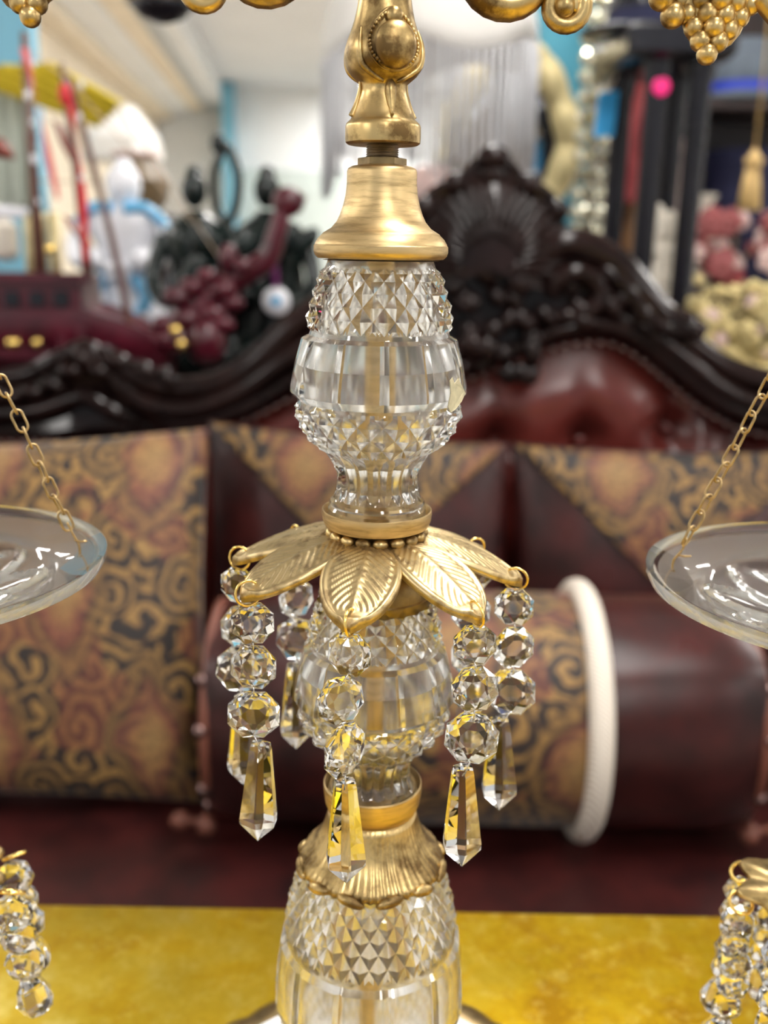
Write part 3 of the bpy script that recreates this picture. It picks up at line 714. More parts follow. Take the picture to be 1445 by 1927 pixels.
for side, label in ((-1, 'clear glass scale pan under the smaller grape cluster, chained to the higher beam end'), (1, 'clear glass scale pan under the large grape cluster, chained to the lower beam end')):
    PX = XL+side*.1555
    pz = ZC-pan_h - (0.0 if side < 0 else .0015)
    C = Vector((PX, D, pz))
    pn = thing('scale_pan', C, label, 'scale pan', 'hanging scale pans')
    hang = BP(side*.1555, -.0655)
    V, Fc = dish_geo(C, PAN_R)
    dsh = mk('dish', (V, Fc), 'pan_glass', pn, None, 30)
    import bmesh
    b = bmesh.new(); b.from_mesh(dsh.data); bmesh.ops.recalc_face_normals(b, faces=b.faces[:]); b.to_mesh(dsh.data); b.free()
    dsh.data.materials.append(MATS['pan_frosted'])
    for pl__ in dsh.data.polygons:
        if pl__.normal.z < -.2 and Vector((pl__.center.x, pl__.center.y)).length < PAN_R*.96: pl__.material_index = 1
    mk('hanging_ring', torus(hang+Vector((0, 0, -.004)), .0042, .0008, (0, 1, 0), 24, 8), 'gold_wire', pn, None, 0)
    a0 = math.radians(16) if side < 0 else math.radians(164)
    for k in range(3):
        a = a0+2*PI*k/3
        hole = C+Vector((.0575*cos(a), .0575*sin(a), -.0015))
        top = hang+Vector((0, 0, -.0085))
        dirv = (hole-top); Ln = dirv.length; dirn = dirv.normalized()
        hook0 = hole-dirn*.010
        ch = mk('chain', join(tube(crom([hook0+Vector((0, 0, .0006)), hook0+dirn*.004+Vector((.0004, 0, 0)), hole+Vector((0, 0, .0016)), hole+Vector((0, 0, -.004)), hole+Vector((.0016*cos(a), .0016*sin(a), -.0042))], 5), .00038, 7),
                              tube([hole-dirn*.004, hole-dirn*.0036+Vector((.002, -.0006, .0002)), hole-dirn*.0036+Vector((.0042, -.001, .0004))], .00036, 7)), 'chain_brass', pn, hole, 0)
        step = .0060; nl = int((Ln-.010)/step)+1
        q = Vector((0, 0, 1)).rotation_difference(-dirn).to_matrix()
        for i in range(nl):
            pt = hook0-dirn*(i*step+.0015)
            if (pt-hole).length > Ln: break
            put('chain_link', LM, ch, pt, q @ rz(35+90*(i % 2)+random.uniform(-12, 12)) @ Matrix.Rotation(random.uniform(-.08, .08), 3, 'X'))
    # pendant rosette under the pan
    zr = ZC-.2225
    mk('pendant_rod', tube([C+Vector((0, 0, -.0207)), Vector((PX, D, zr))], .0016, 10), 'brushed_gold', pn, None, 0)
    mk('rosette', lathe([(-.002, .003), (-.001, .016), (.0015, .0235), (.003, .0225), (.003, .012), (.008, .005), (.014, .003)], 64, (PX, D, zr), True, lambda t, z: 1+.12*cos(8*t)), 'antique_gold', pn, None, 0)
    angs = [8, 53, 98, 143, 188, 233, 278, 323] if side < 0 else [172, 217, 262, 307, 352, 37, 82, 127]
    for k, ad in enumerate(angs):
        a = math.radians(ad+(-12 if side < 0 else 10)); rr = .0285 if side < 0 else .0240
        tp = Vector((PX+rr*cos(a), D+rr*sin(a), zr-.0005))
        st = mk('bead_strand', torus(tp+Vector((.0005*cos(a), .0005*sin(a), -.0012)), .0040, .0007, (-sin(a)*.5, cos(a)*.5, .8), 20, 7), 'gold_wire', pn, tp, 0)
        z = tp.z-.0045
        nb = 3 if side < 0 else 5
        for i in range(nb):
            r = (.0074, .0070, .0074)[i % 3] if side < 0 else (.0062, .0058, .0064)[i % 3]
            off = Vector((cos(a)*(.0012*i if side < 0 else .0008*sin(i*2.1)), sin(a)*.0008*i, 0)) + Vector((random.uniform(-.0006, .0006), random.uniform(-.0006, .0006), 0))
            put('faceted_bead', BM, st, Vector((tp.x, tp.y, z-r*.8))+off, rx(90+random.uniform(-30, 30)) @ rz(random.uniform(0, 90)) @ Matrix.Diagonal((r, r, r)))
            z -= r*1.45
        r = .0068
        put('pear_drop', PRM, st, Vector((tp.x, tp.y, z-.001))+off, ry(-14*cos(a)) @ rz(random.uniform(0, 50)) @ Matrix.Diagonal((r, r, r*1.2)))

# ================================================================== SOFA
SZ = 0.45
sofa = thing('carved_sofa', (0.15, 1.15, 0), 'dark carved wooden sofa upholstered in tufted maroon leather with a shell crest', 'sofa')
mk('seat', bbox(-0.92, 1.22, 0.62, 1.46, 0.28, SZ, 0.045), 'maroon_leather', sofa, None, 60)
mk('seat_rail', bbox(-0.95, 1.25, 0.60, 1.56, 0.17, 0.279, 0.015), 'dark_carved_wood', sofa, None, 60)
for lx in (-0.88, 1.12):
    for ly in (0.66, 1.42):
        mk('leg', lathe([(0, .022), (.02, .03), (.05, .024), (.10, .034), (.169, .045)], 16, (lx+.03, ly+.03, 0)), 'dark_carved_wood', sofa)
for ax in (-0.95, 1.13):
    mk('arm', join(bbox(ax, ax+.12, 0.66, 1.50, 0.45, 0.62, 0.03), tube(crom([(ax+.06, 0.60, .60), (ax+.06, .64, .655), (ax+.06, .9, .665), (ax+.06, 1.2, .67), (ax+.06, 1.5, .69)], 5), .045, 12)), 'dark_carved_wood', sofa, None, 40)
YB = 1.46
inner = [(-560, 790), (-400, 800), (-250, 806), (-60, 806), (60, 808), (180, 806), (280, 800), (400, 790), (480, 762), (560, 722), (640, 700), (740, 696), (820, 694), (890, 688), (960, 660), (1040, 632), (1130, 622), (1190, 646), (1250, 695), (1320, 750), (1390, 786), (1480, 800), (1600, 800), (1750, 790), (1900, 780)]
outer = [(-560, 640), (-400, 690), (-250, 720), (-60, 722), (60, 712), (130, 676), (185, 655), (250, 700), (320, 734), (400, 730), (480, 690), (560, 610), (640, 560), (720, 520), (800, 470), (880, 420), (960, 420), (1040, 474), (1110, 480), (1180, 535), (1230, 600), (1290, 652), (1360, 700), (1450, 728), (1560, 735), (1700, 700), (1900, 640)]
innP = crom([PY(x, y, YB) for x, y in inner], 6); outP = crom([PY(x, y, YB) for x, y in outer], 6)
def interp(Pl, x):
    for a, b in zip(Pl[:-1], Pl[1:]):
        if a.x <= x <= b.x: return a.z+(b.z-a.z)*(x-a.x)/max(1e-9, b.x-a.x)
    return Pl[0].z if x < Pl[0].x else Pl[-1].z
xs = [innP[0].x+(innP[-1].x-innP[0].x)*i/160 for i in range(161)]
btn = [PY(x, y, YB) for x, y in ((1095, 835), (1260, 812), (930, 840), (770, 830), (600, 840), (440, 900), (1420, 860), (1178, 940), (1010, 950), (850, 950), (250, 900), (80, 900))]
rowsF = []
for i in range(41):
    v_ = i/40; row = []
    for x in xs:
        zt = interp(innP, x)+.01; z = SZ-.02+(zt-SZ+.02)*v_
        dp = .035*min(1, (1-v_)*6)*min(1, v_*6)
        for q in btn:
            dd = math.hypot(x-q.x, (z-q.z)); dp -= .042*math.exp(-(dd/.030)**2)
            # pleat running up from each button
            if z > q.z: dp -= .014*math.exp(-((x-q.x)/.012)**2-((z-q.z)/.07)**2)
        row.append(Vector((x, YB+.02-dp, z)))
    rowsF.append(row)
V, Fc = grid(rowsF, False)
rb_ = [[Vector((p_.x, YB+.06, p_.z)) for p_ in r] for r in (rowsF[0], rowsF[-1])]
mk('back_panel', join((V, Fc), grid(rb_, False)), 'red_leather', sofa, None, 0)
for q in btn: mk('tuft_button', ball((q.x, YB+.018, q.z), .011, 12, 8, 1, .6, 1), 'red_leather', sofa, None, 0)
fr = []
for x in xs:
    zi = interp(innP, x)-.012; zo = interp(outP, x)
    ring = []
    for z, yy in ((zi, YB-.015), (zi+(zo-zi)*.15, YB-.032), (zi+(zo-zi)*.5, YB-.020), (zi+(zo-zi)*.85, YB-.030), (zo, YB-.010), (zo, YB+.05), (zi, YB+.05)):
        ring.append(Vector((x, yy, z)))
    fr.append(ring)
V, Fc = grid(fr, True, True, True)
mk('back_frame', (V, Fc), 'dark_carved_wood', sofa, None, 30)
def rail(pxs, r, yoff=-.03, n=12):
    return mk('moulding', tube(crom([PY(x, y, YB)+Vector((0, yoff, 0)) for x, y in pxs], 6), r, n), 'dark_carved_wood', sofa, None, 0)
tp_ = lambda r: (lambda s: r*(0.35+0.65*min(1, 6*s, 6*(1-s))))
rail([(890, 684), (960, 652), (1040, 618), (1130, 608), (1195, 634), (1255, 682), (1325, 738), (1395, 772), (1480, 786), (1600, 786)], .012, -.036)
rail([(1150, 590), (1210, 622), (1270, 668), (1330, 716), (1400, 750), (1490, 764), (1600, 762)], tp_(.015), -.040)
rail([(1235, 600), (1290, 645), (1360, 690), (1450, 716), (1560, 722), (1700, 690)], tp_(.018), -.03)
rail([(1010, 520), (1015, 480), (1050, 458), (1100, 465), (1150, 495), (1195, 545), (1240, 595), (1290, 618), (1312, 605)], tp_(.022), -.035)
rail([(1030, 560), (1040, 525), (1075, 510), (1110, 525), (1118, 560), (1090, 580), (1070, 560)], tp_(.014), -.045)
rail([(1120, 500), (1165, 540), (1200, 590), (1260, 625)], tp_(.013), -.05)
rail([(-300, 700), (-60, 706), (60, 700), (130, 668), (180, 650), (215, 690), (262, 748), (330, 786), (400, 782), (480, 752), (560, 706), (640, 684)], tp_(.013), -.036)
rail([(196, 652), (250, 690), (320, 722), (400, 720), (480, 680), (560, 604), (640, 552), (720, 512)], tp_(.019), -.034)
rail([(230, 705), (290, 752), (370, 762), (460, 728), (550, 664), (640, 620), (730, 600)], tp_(.016), -.042)
rail([(-200, 770), (-60, 772), (80, 766), (170, 740), (215, 760), (280, 790)], tp_(.014), -.036)
rail([(620, 690), (700, 684), (800, 682), (880, 686)], .011, -.034)
# shell crest
SC_ = PY(915, 505, YB)
def sp(dx, dy, y=0): return SC_+Vector((dx, y, dy))
rows = []
for i in range(61):
    a = math.radians(-20+220*i/60); lob = abs(sin((a-PI/2)*4.5+PI/2))**.6
    Ro = .118+.016*lob+.016*max(0, cos(3*(a-PI/2)) if abs(a-PI/2) < .5 else 0)
    rows.append([sp(r_*Ro*cos(a), r_*Ro*sin(a)*1.04, yy) for r_, yy in ((.02, -.066), (.30, -.064), (.40, -.060), (.70, -.042), (.86, -.028), (.95, -.030), (1.0, -.020), (.96, .03), (.02, .03))])
mk('shell_back', grid(rows, True, True, True), 'dark_carved_wood', sofa, None, 35)
NR = 23
for i in range(NR):
    a = math.radians(-2+184*i/(NR-1))
    g = tube(crom([sp(.042*cos(a), .044*sin(a), -.064), sp(.064*cos(a), .067*sin(a), -.058), sp(.088*cos(a), .092*sin(a), -.044), sp(.106*cos(a), .110*sin(a), -.032)], 4), lambda s: .0034+.0042*s, 8)
    mk('shell_rib', g, 'dark_carved_wood', sofa, None, 0)
for i in range(9):
    a = math.radians(-10+200*i/8); g = ball(sp(.121*cos(a), .126*sin(a), -.032), .015, 12, 8, 1.1, .8, 1.0)
    mk('crest_lobe', g, 'dark_carved_wood', sofa, None, 0)
mk('crest_lobe', ball(sp(0, .148, -.036), .018, 12, 8, 1.3, .8, .9), 'dark_carved_wood', sofa, None, 0)
for k in range(34):
    dx = random.uniform(-.07, .07); dy = random.uniform(-.15, .03)
    mk('carved_leaf', move(ball((0, 0, 0), 1, 12, 8, random.uniform(.010, .020), .014, random.uniform(.012, .024)), Matrix.Translation(sp(dx, dy, -.045-.01*random.random())) @ Matrix.Rotation(random.uniform(-1, 1), 4, 'Y')), 'dark_carved_wood', sofa, None, 0)
for x, y in [(1120, 545), (1140, 575), (1160, 560), (1185, 590), (1200, 612), (1090, 600), (1060, 590), (1020, 590), (985, 600), (960, 560), (150, 690), (175, 668), (205, 690), (120, 715), (80, 728), (240, 672), (290, 690), (330, 705), (40, 735), (0, 742)]:
    mk('carved_leaf', move(ball((0, 0, 0), 1, 12, 8, .020, .014, .012), Matrix.Translation(PY(x, y, YB)+Vector((0, -.045, 0))) @ Matrix.Rotation(random.uniform(0, 1.2), 4, 'Y')), 'dark_carved_wood', sofa, None, 0)
NAIL = mesh('nailhead', *ball((0, 0, 0), .0055, 10, 6, 1, .6, 1), 'nail_brass', 0)
acc = 0
for a, b in zip(innP[:-1], innP[1:]):
    L_ = (b-a).length
    while acc < L_:
        p_ = a+(b-a)*(acc/L_); acc += .0175
        if -.62 < p_.x < .64: put('nailhead', NAIL, sofa, p_+Vector((0, -.022, -.016)))
    acc -= L_

# ---------------- cushions
def patch(c, u, v):
    """c = TL, TR, BR, BL ; u,v in -1..1"""
    a = (u+1)/2; b = (v+1)/2
    return (c[3]*(1-a)+c[2]*a)*(1-b)+(c[0]*(1-a)+c[1]*a)*b
def pillow_pt(c, u, v, th, sgn=1, lift=0.0):
    pin = .035
    uu = u*(1-pin*(1-v*v)*abs(u)); vv = v*(1-pin*(1-u*u)*abs(v))
    P_ = patch(c, uu, vv); nrm = (c[1]-c[0]).cross(c[3]-c[0]).normalized()      # towards the camera or away
    if nrm.y > 0: nrm = -nrm
    f_ = (max(0, 1-u*u)*max(0, 1-v*v))**.42
    wr = .004*mnoise.noise(Vector((u*3+c[0].x*9, v*3, sgn)))*f_
    return P_+nrm*(sgn*(th*f_)+wr+lift)
def pillow(name, c, th, mat, label, cat='cushion', n=36, group=None):
    V = []; uvs = []; Fc = []
    sx = (c[1]-c[0]).length; sy = (c[0]-c[3]).length
    for sgn in (1, -1):
        for i in range(n+1):
            for j in range(n+1):
                u = -1+2*j/n; v = -1+2*i/n
                u = math.sin(u*PI/2); v = math.sin(v*PI/2)
                V.append(pillow_pt(c, u, v, th, sgn)); uvs.append((u*sx/2+.3, v*sy/2+.3))
    m_ = (n+1)**2
    for i in range(n):
        for j in range(n):
            q = (i*(n+1)+j, i*(n+1)+j+1, (i+1)*(n+1)+j+1, (i+1)*(n+1)+j)
            Fc.append(q); Fc.append(tuple(m_+k_ for k_ in reversed(q)))
    o = mk(name, (V, Fc), mat, None, None, 0, uvs); tag(o, label, cat, group); return o
def flap(parent, c, th, mat, tipv, tipu=0.0, n=24):
    V = []; uvs = []; Fc = []; sx = (c[1]-c[0]).length; sy = (c[0]-c[3]).length
    for i in range(n+1):
        t = i/n; v = .985-(0.985-tipv)*t
        for j in range(n+1):
            s = -1+2*j/n; u = (s*.975)*(1-t)+tipu*t
            V.append(pillow_pt(c, u, v, th, 1, .003)); uvs.append((u*sx/2+.3, v*sy/2+.3))
    for i in range(n):
        for j in range(n):
            a = i*(n+1)+j; Fc.append((a, a+n+1, a+n+2, a+1))
    o = mk('flap', (V, Fc), mat, parent, W[parent.name], 0, uvs)
    md = o.modifiers.new('thickness', 'SOLIDIFY'); md.thickness = .003; md.offset = 0
    o['label'] = 'triangular paisley flap'; return o
c1 = [PY(-325, 850, 1.27), PY(392, 806, 1.27), PZ(392, 1512, .462), PZ(-325, 1500, .462)]
pl = pillow('paisley_cushion', c1, .075, 'paisley_brocade', 'square gold and red paisley cushion covered all over in brocade, on sofa seat')
c2 = [PY(392, 790, 1.385), PY(957, 832, 1.385), PY(957, 1432, 1.30), PY(392, 1425, 1.30)]
p2 = pillow('envelope_cushion', c2, .065, 'maroon_leather', 'maroon leather envelope cushion with paisley flap, between paisley cushion and its twin')
flap(p2, c2, .065, 'paisley_brocade_fine', .18, .02)
c3 = [PY(962, 832, 1.385), PY(1530, 846, 1.385), PY(1530, 1432, 1.30), PY(962, 1432, 1.30)]
p3 = pillow('envelope_cushion', c3, .065, 'maroon_leather', 'maroon leather envelope cushion with paisley flap, behind the cream corded end of the bolster')
flap(p3, c3, .065, 'paisley_brocade_fine', .12, -.05)
c4 = [PY(1395, 1165, 1.20), PY(1900, 1130, 1.20), PZ(1900, 1440, .462), PZ(1375, 1425, .462)]
p4 = pillow('small_cushion', c4, .06, 'paisley_brocade_fine', 'small paisley cushion with leather top fold beyond the bolster tassel')
fo = []
for i in range(4):
    fo.append(tube(crom([pillow_pt(c4, -.98, .95-i*.16, .06, 1, .004), pillow_pt(c4, -.5, .72-i*.17, .06, 1, .012), pillow_pt(c4, 0, .60-i*.17, .06, 1, .010), pillow_pt(c4, .9, .62-i*.17, .06, 1, .006)], 6), .022, 10))
mk('leather_fold', join(*fo), 'maroon_leather', p4, W[p4.name], 0)
# bolster
BR = .140; bc = Vector((0, 1.085, SZ+BR-.002))
xa = PY(418, 1330, 1.085).x*1.0; xb = PY(1372, 1330, 1.085).x
bs = thing('bolster', (0.1, 1.085, SZ), 'round bolster with brocade middle, cream cord rings and maroon leather ends', 'bolster')
xp = PY(1125, 1330, .975).x; xq = PY(700, 1330, .975).x
def bol(x0, x1, mat, name, ends=(0, 0), n=64):
    rows = []; uvs = []
    N_ = 20
    for i in range(N_+1):
        t = i/N_; x = x0+(x1-x0)*t
        k_ = 1.0
        if ends[1] and t > .45: k_ = 1-.10*((t-.45)/.55)**3
        if ends[0] and t < .55: k_ = 1-.10*((.55-t)/.55)**3
        row = []
        for j in range(n):
            a = 2*PI*j/n; e = max(ends[0]*(1-t), ends[1]*t)
            sq = 1+.10*e*(abs(cos(2*a))-.5)*-1          # ends square off towards the corners
            r = BR*k_*sq*(1+.010*mnoise.noise(Vector((x*14, cos(a)*2.2, sin(a)*2.2))))
            row.append(Vector((x, bc.y+r*cos(a), bc.z+r*sin(a)*(.985)))); uvs.append((x+.4, a*BR+.2))
        rows.append(row)
    V, Fc = grid(rows, True, bool(ends[0]), bool(ends[1]))
    o = mk(name, (V, Fc), mat, bs, None, 50, uvs); return o
bol(xq, xp, 'paisley_brocade_fine', 'brocade_sleeve')
bol(xa, xq, 'maroon_leather', 'leather_end', (1, 0)); bol(xp, xb, 'maroon_leather', 'leather_end', (0, 1))
for x in (xq, xp):
    mk('cream_cord', tube([Vector((x+.006*sin(a*1)*0, bc.y+(BR+.004)*cos(a), bc.z+(BR+.002)*sin(a))) for a in [2*PI*i/72 for i in range(72)]], .0140, 12, True), 'cream_cord', bs, None, 0)
for sgn, x in ((-1, xa), (1, xb)):
    g = [Vector((x, bc.y+BR*.86*cos(a), bc.z+BR*.86*sin(a))) for a in [2*PI*i/48 for i in range(48)]]
    mk('end_cord', tube(g, .006, 8, True), 'brown_cord', bs, None, 0)
    for a in (2.5, 2.95, 3.6, 4.0):
        mk('end_button', ball((x+.004*sgn, bc.y+BR*.87*cos(a), bc.z+BR*.87*sin(a)), .0085, 12, 8), 'nail_brass', bs, None, 0)
    tpt = Vector((x+.004*sgn, bc.y-BR*.62, bc.z-BR*.72))
    mk('tassel', join(tube(crom([tpt, tpt+Vector((.012*sgn, -.008, -.004)), tpt+Vector((.028*sgn, -.012, .004)), tpt+Vector((.040*sgn, -.010, -.004))], 5), .005, 8), ball(tpt+Vector((.030*sgn, -.012, 0)), .011, 12, 8), ball(tpt+Vector((.002*sgn, -.006, -.01)), .012, 10, 8)), 'brown_cord', bs, None, 0)

# ================================================================== CONSOLE BEHIND THE SOFA
CT = 0.86
cs_ = thing('console_table', (-0.35, 1.95, 0), 'dark console table behind the sofa carrying the ship and figurines', 'table')
mk('table_top', bbox(-1.15, -0.03, 1.62, 2.40, CT-.03, CT, .004), 'dark_brown_wood', cs_)
for lx in (-1.12, -0.09):
    for ly in (1.65, 2.33): mk('leg', bbox(lx, lx+.04, ly, ly+.04, 0, CT-.0301, .004), 'dark_brown_wood', cs_)
# ---------------- dragon ship
YS = 1.78
def SP(x, y, dy=0.0): return PY(x, y, YS+dy)
ship = thing('dragon_ship', (SP(60, 700).x, YS, CT), 'maroon lacquered model ship with dragon prow and red ribbons on its masts', 'ship model')
hx = [-420, -300, -150, 0, 100, 180, 250, 320]
rows = []
for i, x in enumerate(hx):
    t = i/(len(hx)-1); hw_ = .085*math.sin(PI*min(1, .18+t*.8))**.6 + .012
    zt = SP(x, 575 if t < .75 else 575+60*(t-.75)/.25).z; zb = CT+.004; xx = SP(x, 600).x; row = []
    for (fy, fz) in ((-1, 1), (-1.08, .72), (-.85, .35), (-.45, .06), (0, 0), (.45, .06), (.85, .35), (1.08, .72), (1, 1), (.8, .93), (-.8, .93)):
        row.append(Vector((xx, YS+hw_*fy, zb+(zt-zb)*fz)))
    rows.append(row)
mk('hull', grid(rows, True, True, True), 'maroon_lacquer', ship, None, 35)
def sbox(x0, x1, y0, y1, d0, d1): a = SP(x0, y1); b = SP(x1, y0); return box(a.x, b.x, YS+d0, YS+d1, a.z, b.z)
mk('deck_house', join(sbox(-120, 170, 520, 600, -.06, .06)), 'maroon_lacquer', ship, None, None)
for x0 in (-100, -55, -10, 35, 80, 125):
    mk('window', sbox(x0, x0+24, 545, 572, -.064, -.058), 'black_lacquer', ship, None, None)
mk('gallery_rail', join(sbox(-140, 190, 512, 522, -.075, -.06), sbox(-140, 190, 600, 612, -.088, -.07), sbox(-140, 190, 650, 660, -.1, -.08)), 'maroon_lacquer', ship, None, None)
for x0 in range(-130, 190, 34):
    mk('rail_post', sbox(x0, x0+9, 612, 655, -.092, -.082), 'maroon_lacquer', ship, None, None)
for x0 in (20, 70, 30, 95):
    mk('brass_stud', ball(SP(x0, 645 if x0 < 80 else 470, -.1), .009, 10, 8), 'gold_wire', ship, None, 0)
# masts, spar, ribbons, sails
mk('mast', tube([SP(80, 560), SP(62, 320), SP(45, 60)], lambda s: .012-.006*s, 10), 'brown_spar', ship, None, 0)
mk('mast', tube([SP(170, 560, .02), SP(145, 330, .02), SP(115, 120, .02)], lambda s: .010-.005*s, 10), 'brown_spar', ship, None, 0)
mk('bowsprit', tube(crom([SP(128, 140), SP(180, 330), SP(215, 470), SP(240, 590), SP(252, 660)], 5), lambda s: .005+.003*s, 8), 'brown_spar', ship, None, 0)
def ribbon(pts, mat, wd):
    P_ = crom([SP(x, y, dy) for x, y, dy in pts], 6); rows = []
    for i, q in enumerate(P_):
        a = i*.35; rows.append([q+Vector((wd*cos(a)*.5+wd*.5, wd*.4*sin(a), 0)), q-Vector((wd*cos(a)*.5+wd*.5, wd*.4*sin(a), 0))])
    o = mk('ribbon', grid(rows, False), mat, ship, None, 0); md = o.modifiers.new('t', 'SOLIDIFY'); md.thickness = .0015
ribbon([(44, 90, -.02), (60, 150, -.03), (78, 230, -.03), (92, 300, -.03), (110, 375, -.03)], 'coral_ribbon', .006)
ribbon([(124, 160, -.01), (138, 230, -.02), (148, 300, -.02), (156, 380, -.03), (162, 500, -.03)], 'crimson_ribbon', .007)
ribbon([(58, 250, .0), (60, 330, .0), (66, 420, .0)], 'maroon_lacquer', .010)
mk('pennant_knot', ball(SP(122, 178, -.02), .014, 12, 8, .8, .6, 1.3), 'crimson_ribbon', ship, None, 0)
def sail(pts, mat, bul=.02):
    P_ = [SP(x, y, dy) for x, y, dy in pts]; n = 8; rows = []
    for i in range(n+1):
        r = []
        for j in range(n+1):
            u = i/n; v = j/n; q = patch([P_[0], P_[1], P_[2], P_[3]], 2*v-1, 1-2*u)
            r.append(q+Vector((0, -bul*sin(PI*u)*sin(PI*v), 0)))
        rows.append(r)
    o = mk('sail', grid(rows, False), mat, ship, None, 0); md = o.modifiers.new('t', 'SOLIDIFY'); md.thickness = .002
sail([(100, 225, 0), (118, 240, 0), (140, 305, 0), (132, 300, 0)], 'rust_sail')
sail([(-40, 250, 0), (10, 265, 0), (30, 300, 0), (-30, 290, 0)], 'rust_sail')
sail([(118, 405, -.02), (140, 418, -.02), (176, 465, -.02), (150, 450, -.02)], 'rust_sail')
sail([(-60, 380, -.01), (55, 392, -.01), (50, 408, -.01), (-60, 415, -.01)], 'white_porcelain', .004)
for pts in (((130, 150), (360, 420)), ((215, 190), (450, 540)), ((45, 90), (130, 150)), ((70, 340), (180, 345)), ((120, 150), (215, 470))):
    mk('rigging', tube([SP(*pts[0]), SP(*pts[1])], .0012, 6), 'rigging_line', ship, None, 0)
for x, y in [(50, 180), (62, 230), (60, 300), (72, 380), (146, 220), (150, 160), (60, 120), (152, 335)]:
    mk('silver_charm', ball(SP(x+random.uniform(-4, 4), y, -.03), random.uniform(.004, .007), 10, 8, .8, .8, 1.3), 'white_porcelain', ship, None, 0)
mk('lantern', lathe([(0, .012), (.01, .024), (.06, .026), (.075, .010)], 8, SP(12, 490, .08)), 'cream_plaster', ship, None, 30)
mk('carved_screen', join(*[tube([SP(x, 400, .05), SP(x+8, 560, .05)], .011, 8) for x in (55, 75, 100)]), 'pale_gold_frame', ship, None, 0)
# dragon prow
neck = crom([SP(240, 690), SP(300, 660), SP(350, 600), SP(400, 560), (SP(450, 520)), SP(500, 490), SP(520, 440), SP(530, 400)], 6)
mk('dragon_neck', tube(neck, lambda s: .036-.022*s, 14), 'maroon_lacquer', ship, None, 0)
mk('dragon_head', join(ball(SP(542, 380), .026, 16, 10, 1.1, .8, 1), tube([SP(550, 376), SP(572, 384)], .013, 8)), 'maroon_lacquer', ship, None, 0)
mk('dragon_horn', ball(SP(430, 486, -.02), .018, 10, 8, 1, 1, 1.4), 'maroon_lacquer', ship, None, 0)
mk('dragon_pearl', ball(SP(388, 642, -.03), .040, 20, 14, .9, .9, 1.1), 'maroon_lacquer', ship, None, 0)
for x, y, r in [(330, 560, .022), (360, 540, .020), (390, 520, .018), (420, 545, .020), (350, 600, .024), (400, 590, .024), (440, 570, .018), (310, 610, .02), (455, 500, .016), (330, 640, .03), (300, 640, .025), (280, 670, .03), (420, 610, .02)]:
    mk('dragon_scale', ball(SP(x, y, -.03+random.uniform(-.01, .01)), r, 12, 8, 1.1, .7, .8), 'maroon_lacquer', ship, None, 0)
for x, y in [(330, 622), (342, 648)]: mk('brass_stud', ball(SP(x, y, -.07), .010, 10, 8), 'gold_wire', ship, None, 0)
# ---------------- bronze figure group
YG = 2.0
def GP(x, y, dy=0.0): return PY(x, y, YG+dy)
br_ = thing('bronze_figures', (GP(430, 640).x, YG, CT), 'dark green bronze group of two robed figures either side of an upright loop', 'sculpture')
def robed(xh, yh, xb, wb, name='figure', lean=0.0):
    b = Vector((GP(xb, 640).x, YG, CT)); hd = GP(xh, yh); H = hd.z-CT; R_ = .030
    prof = [(0, wb), (.05, wb*1.02), (.25, wb*.82), (.45, wb*.66), (.60, wb*.62), (.70, wb*.74), (.78, wb*.70), (.84, wb*.34), (.88, .017)]
    rows = []
    for s, r in prof:
        rows.append([b+Vector(((hd.x-b.x)*s+r*cos(2*PI*j/20)*(1+.06*cos(6*2*PI*j/20)), r*.7*sin(2*PI*j/20), H*s)) for j in range(20)])
    f = mk(name, join(grid(rows, True, True, True), ball(hd+Vector((0, 0, -.006)), R_, 16, 12, .85, .95, 1.12), ball(hd+Vector((0, .008, .024)), .017, 12, 8)), 'dark_bronze', br_, None, 0)
    for s_ in (-1, 1):
        sh_ = b+Vector(((hd.x-b.x)*.72+s_*wb*.72, 0, H*.74))
        mk('arm', tube(crom([sh_, sh_+Vector((s_*.02, -.03, -.08)), sh_+Vector((-s_*.01, -.07, -.12)), sh_+Vector((-s_*.04, -.085, -.10))], 5), lambda q: .018-.008*q, 10), 'dark_bronze', f, W[br_.name], 0)
robed(365, 352, 385, .090); robed(502, 352, 520, .095)
lp = [GP(425+24*cos(a)*(1 if sin(a) < 0.3 else 1-.45*(sin(a)-.3)/.7), 345-70*sin(a)) for a in [2*PI*i/36 for i in range(36)]]
mk('loop', tube(lp, .0085, 10, True), 'dark_bronze', br_, None, 0)
mk('loop_finial', ball(GP(410, 270), .016, 12, 8, .9, .8, 1.3), 'dark_bronze', br_, None, 0)
mk('loop_stem', tube([GP(428, 412), GP(432, 520), Vector((GP(435, 600).x, YG, CT+.03))], lambda s: .010+.03*s, 12), 'dark_bronze', br_, None, 0)
mk('rocky_base', join(*[ball(Vector((GP(345+i*22, 640).x, YG-.04+.03*(i % 3), CT+(.045+.02*((i*7) % 3)/2)*.9)), .045+.02*((i*7) % 3)/2, 10, 8, 1, .8, .9) for i in range(12)]), 'dark_bronze', br_, None, 0)
for i in range(16):
    x = random.uniform(350, 590); y = random.uniform(430, 600)
    mk('cast_leaf', move(ball((0, 0, 0), 1, 10, 8, .018, .012, .030), Matrix.Translation(GP(x, y, -.085)) @ Matrix.Rotation(random.uniform(-1, 1), 4, 'Y')), 'dark_bronze', br_, None, 0)
